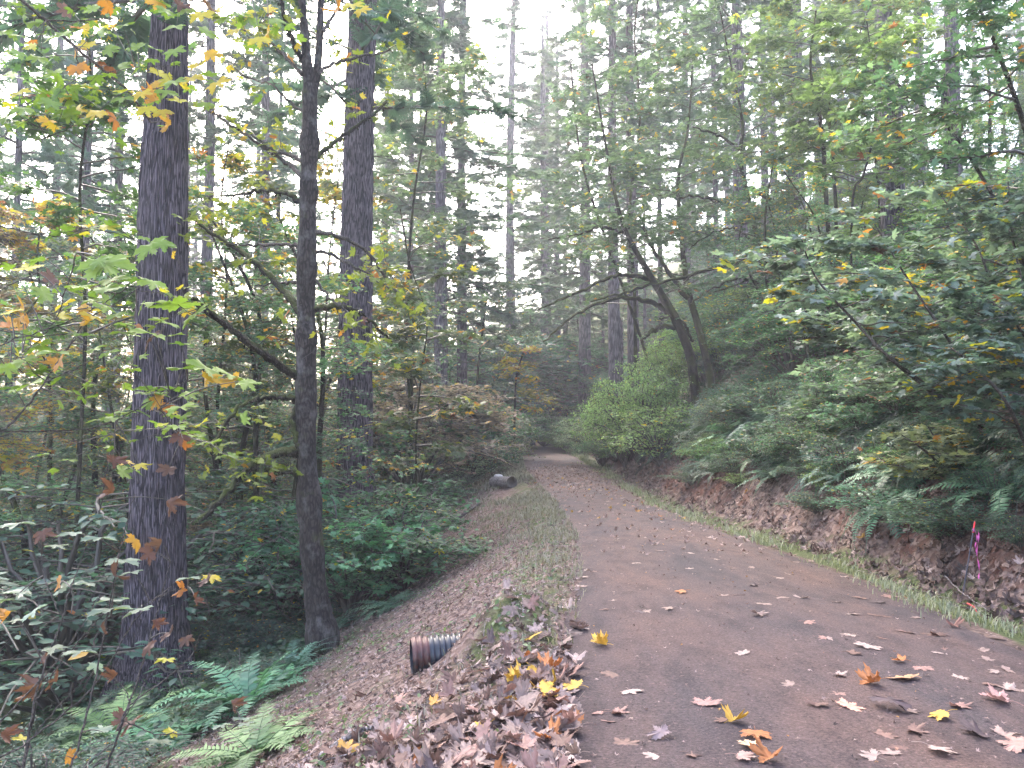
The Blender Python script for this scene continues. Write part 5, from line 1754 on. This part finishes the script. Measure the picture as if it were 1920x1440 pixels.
def leaf_at(x, y, size, col, label, group=None, tilt=.22, kind=None, lift=.012, yaw=None):
    o = link('fallen_leaf', DRYM[int(rng.integers(8)) if kind is None else kind], None, tuple(np.array(col) * rng.uniform(.85, 1.12)))
    o.location = (float(x), float(y), float(H(x, y)) + lift + .003)
    n_ = nz(ground_n(np.array(float(x)), np.array(float(y))) + rng.normal(0, tilt, 3) * [1, 1, .3])
    o.rotation_euler = (Vector(n_).to_track_quat('Z', 'Y') @ Matrix.Rotation(rng.uniform(0, 6.28) if yaw is None else yaw, 3, 'Z').to_quaternion()).to_euler()
    o.scale = (size,) * 3
    return tag(o, label, 'leaf', group)


# px, py, colour, size, shape, label of the ones that stand out
SINGLES = [
    (1125, 1215, YEL, .115, 6, 'upright yellow fallen leaf alone near the left edge of the path'), (1277, 1115, ORG, .10, 1, 'orange fallen leaf alone in the middle of the path'),
    (1635, 1290, ORG, .115, 6, 'curled orange and cream fallen leaf right of the middle of the path'), (1697, 1280, (.40, .22, .12), .135, 0, 'star shaped orange tan fallen leaf touching the curled orange one'),
    (1668, 1337, DRK, .14, 5, 'big crumpled dark fallen leaf with a yellow one at its right end'), (1763, 1353, YEL, .10, 1, 'yellow brown fallen leaf at the end of the crumpled dark leaf'),
    (1828, 1382, DRK, .125, 2, 'dark purple fallen leaf curled at the lower right'), (1763, 1418, PALE, .13, 3, 'big pale star shaped fallen leaf at the bottom right'),
    (1325, 1328, (.30, .16, .14), .11, 0, 'flat pinkish brown fallen leaf in the lower middle of the path'), (1377, 1362, YEL, .09, 6, 'curled yellow green fallen leaf in the row at the bottom of the path'),
    (1417, 1388, ORG, .10, 1, 'orange tan fallen leaf in the row at the bottom of the path'), (1405, 1408, (.5, .33, .2), .09, 0, 'cream fallen leaf below the orange tan one at the bottom'),
    (1395, 1430, (.33, .20, .17), .09, 7, 'tan fallen leaf cut by the bottom of the picture'), (1440, 1434, ORG, .10, 6, 'bright orange curled fallen leaf at the bottom edge'),
    (1238, 1392, (.24, .17, .17), .085, 5, 'greyish crumpled fallen leaf at the lower left of the path'), (1593, 1332, (.48, .24, .17), .10, 3, 'flat salmon fallen leaf between two crumpled brown ones'),
    (1533, 1330, BRN, .085, 2, 'small folded brown fallen leaf left of the flat salmon one'), (1870, 1322, (.34, .19, .17), .14, 4, 'large folded pinkish fallen leaf near the right edge'),
    (1628, 1218, PALE, .12, 0, 'long pale fallen leaf in the right half of the path'), (1420, 1158, TAN, .11, 4, 'tan fallen leaf with a raised edge in the middle of the path'),
    (1687, 1247, ORG, .08, 4, 'small rusty orange fallen leaf above the star shaped one'), (1033, 1263, ORG, .13, 6, 'large curled orange fallen leaf where the leaf heap meets the path'),
    (970, 1282, YEL, .12, 6, 'yellow curled fallen leaf on the leaf heap left of the path'), (1393, 1232, PALE, .07, 3, 'small pale pointed fallen leaf alone in the middle of the path'),
    (1790, 1180, (.17, .075, .06), .09, 6, 'upright dark red fallen leaf at the right grass edge'), (1903, 1408, PNK, .12, 1, 'pink tan fallen leaf cut by the bottom right corner'),
]
for px_, py_2, c_, s_, k_, lb_ in SINGLES:
    g = G(px_, py_2)
    leaf_at(g[0], g[1], s_, c_, lb_, None, .15, k_, .02)
PL = [(1295, 1040), (1343, 1052), (1293, 1069), (1375, 1069), (1410, 1067), (1465, 1062), (1493, 1057), (1462, 1087), (1480, 1080), (1583, 1085), (1413, 1102), (1357, 1120), (1387, 1119), (1432, 1137), (1465, 1125), (1503, 1124), (1533, 1127), (1568, 1133), (1540, 1136),
      (1613, 1125), (1650, 1132), (1677, 1122), (1665, 1122), (1597, 1156), (1637, 1157), (1660, 1160), (1720, 1153), (1718, 1163), (1517, 1172), (1543, 1200), (1556, 1203), (1593, 1196), (1660, 1202), (1760, 1195), (1745, 1194), (1577, 1272), (1800, 1275), (1760, 1230), (1775, 1222),
      (1853, 1242), (1890, 1262), (1865, 1265), (1890, 1297), (1860, 1290), (1910, 1300), (1570, 1307), (1710, 1340), (1800, 1330), (1353, 1357), (1660, 1387), (1717, 1377), (1300, 1422), (1637, 1427), (1670, 1420), (1193, 1059), (1100, 1072), (1115, 1075), (1097, 1085),
      (1090, 1103), (1150, 1130), (1132, 1148), (1213, 1150), (1200, 1152), (1253, 1145), (1083, 1255), (1057, 1227), (1045, 1222), (1002, 1295), (1120, 1343), (1223, 1427), (1173, 1400), (1077, 1193), (1095, 1185), (1145, 1272), (1183, 1303), (1140, 1360), (1160, 1345), (1690, 1410), (1885, 1385), (1420, 1040), (1520, 1055), (1350, 1035), (1240, 1035), (1210, 1010), (1260, 1000), (1330, 1010), (1390, 1022), (1170, 1000), (1130, 985), (1300, 1025), (1600, 1230), (1480, 1290), (1700, 1190), (1730, 1260), (1870, 1200), (1840, 1225)]
for px_, py_2 in PL:
    g = G(px_, py_2)
    leaf_at(g[0], g[1], rng.uniform(.06, .10), [TAN, PALE, PNK, TAN, BRN, PALE, DRK][int(rng.integers(7))], 'dry fallen maple leaf lying on the packed dirt path', 'dry leaves scattered on the path', .07, (0, 1, 3, 7, 3, 2)[int(rng.integers(6))])
i = 0
while i < 165:
    y = 3.45 + abs(rng.normal(0, 1.15))
    x = float(eL(y)) + .17 - abs(rng.normal(0, .62))
    if x < float(eL(y)) - 1.9: continue
    leaf_at(x, y, rng.uniform(.075, .125), [TAN, PNK, BRN, PALE, TAN, PNK, BRN, ORG, DRK, PNK, YEL, TAN][int(rng.integers(12))], 'curled fallen maple leaf in the heap along the left edge of the path', 'fallen leaves heaped along the left edge', .5, None, rng.uniform(.02, .07))
    i += 1

# ------------------------------------------------------------------ the air
hz = bpy.data.meshes.new('haze')
bx = np.array([(sx * 312, y_, z_) for z_ in (-25, 75) for y_ in (-75, 345) for sx in (-1, 1)])
hz.from_pydata([tuple(b) for b in bx], [], [(0, 2, 3, 1), (4, 5, 7, 6), (0, 1, 5, 4), (2, 6, 7, 3), (0, 4, 6, 2), (1, 3, 7, 5)])
m, nd, lk = newmat('pale_air')
out = N(nd, 'ShaderNodeOutputMaterial')
pv = N(nd, 'ShaderNodeVolumePrincipled')
pv.inputs['Color'].default_value = (.90, .92, 1.0, 1)
pv.inputs['Density'].default_value = .0012
pv.inputs['Anisotropy'].default_value = .35
lk.new(pv.outputs[0], out.inputs['Volume'])
hz.materials.append(m)
tag(link('haze', hz), 'pale bluish haze between the trees', 'haze', kind='stuff')
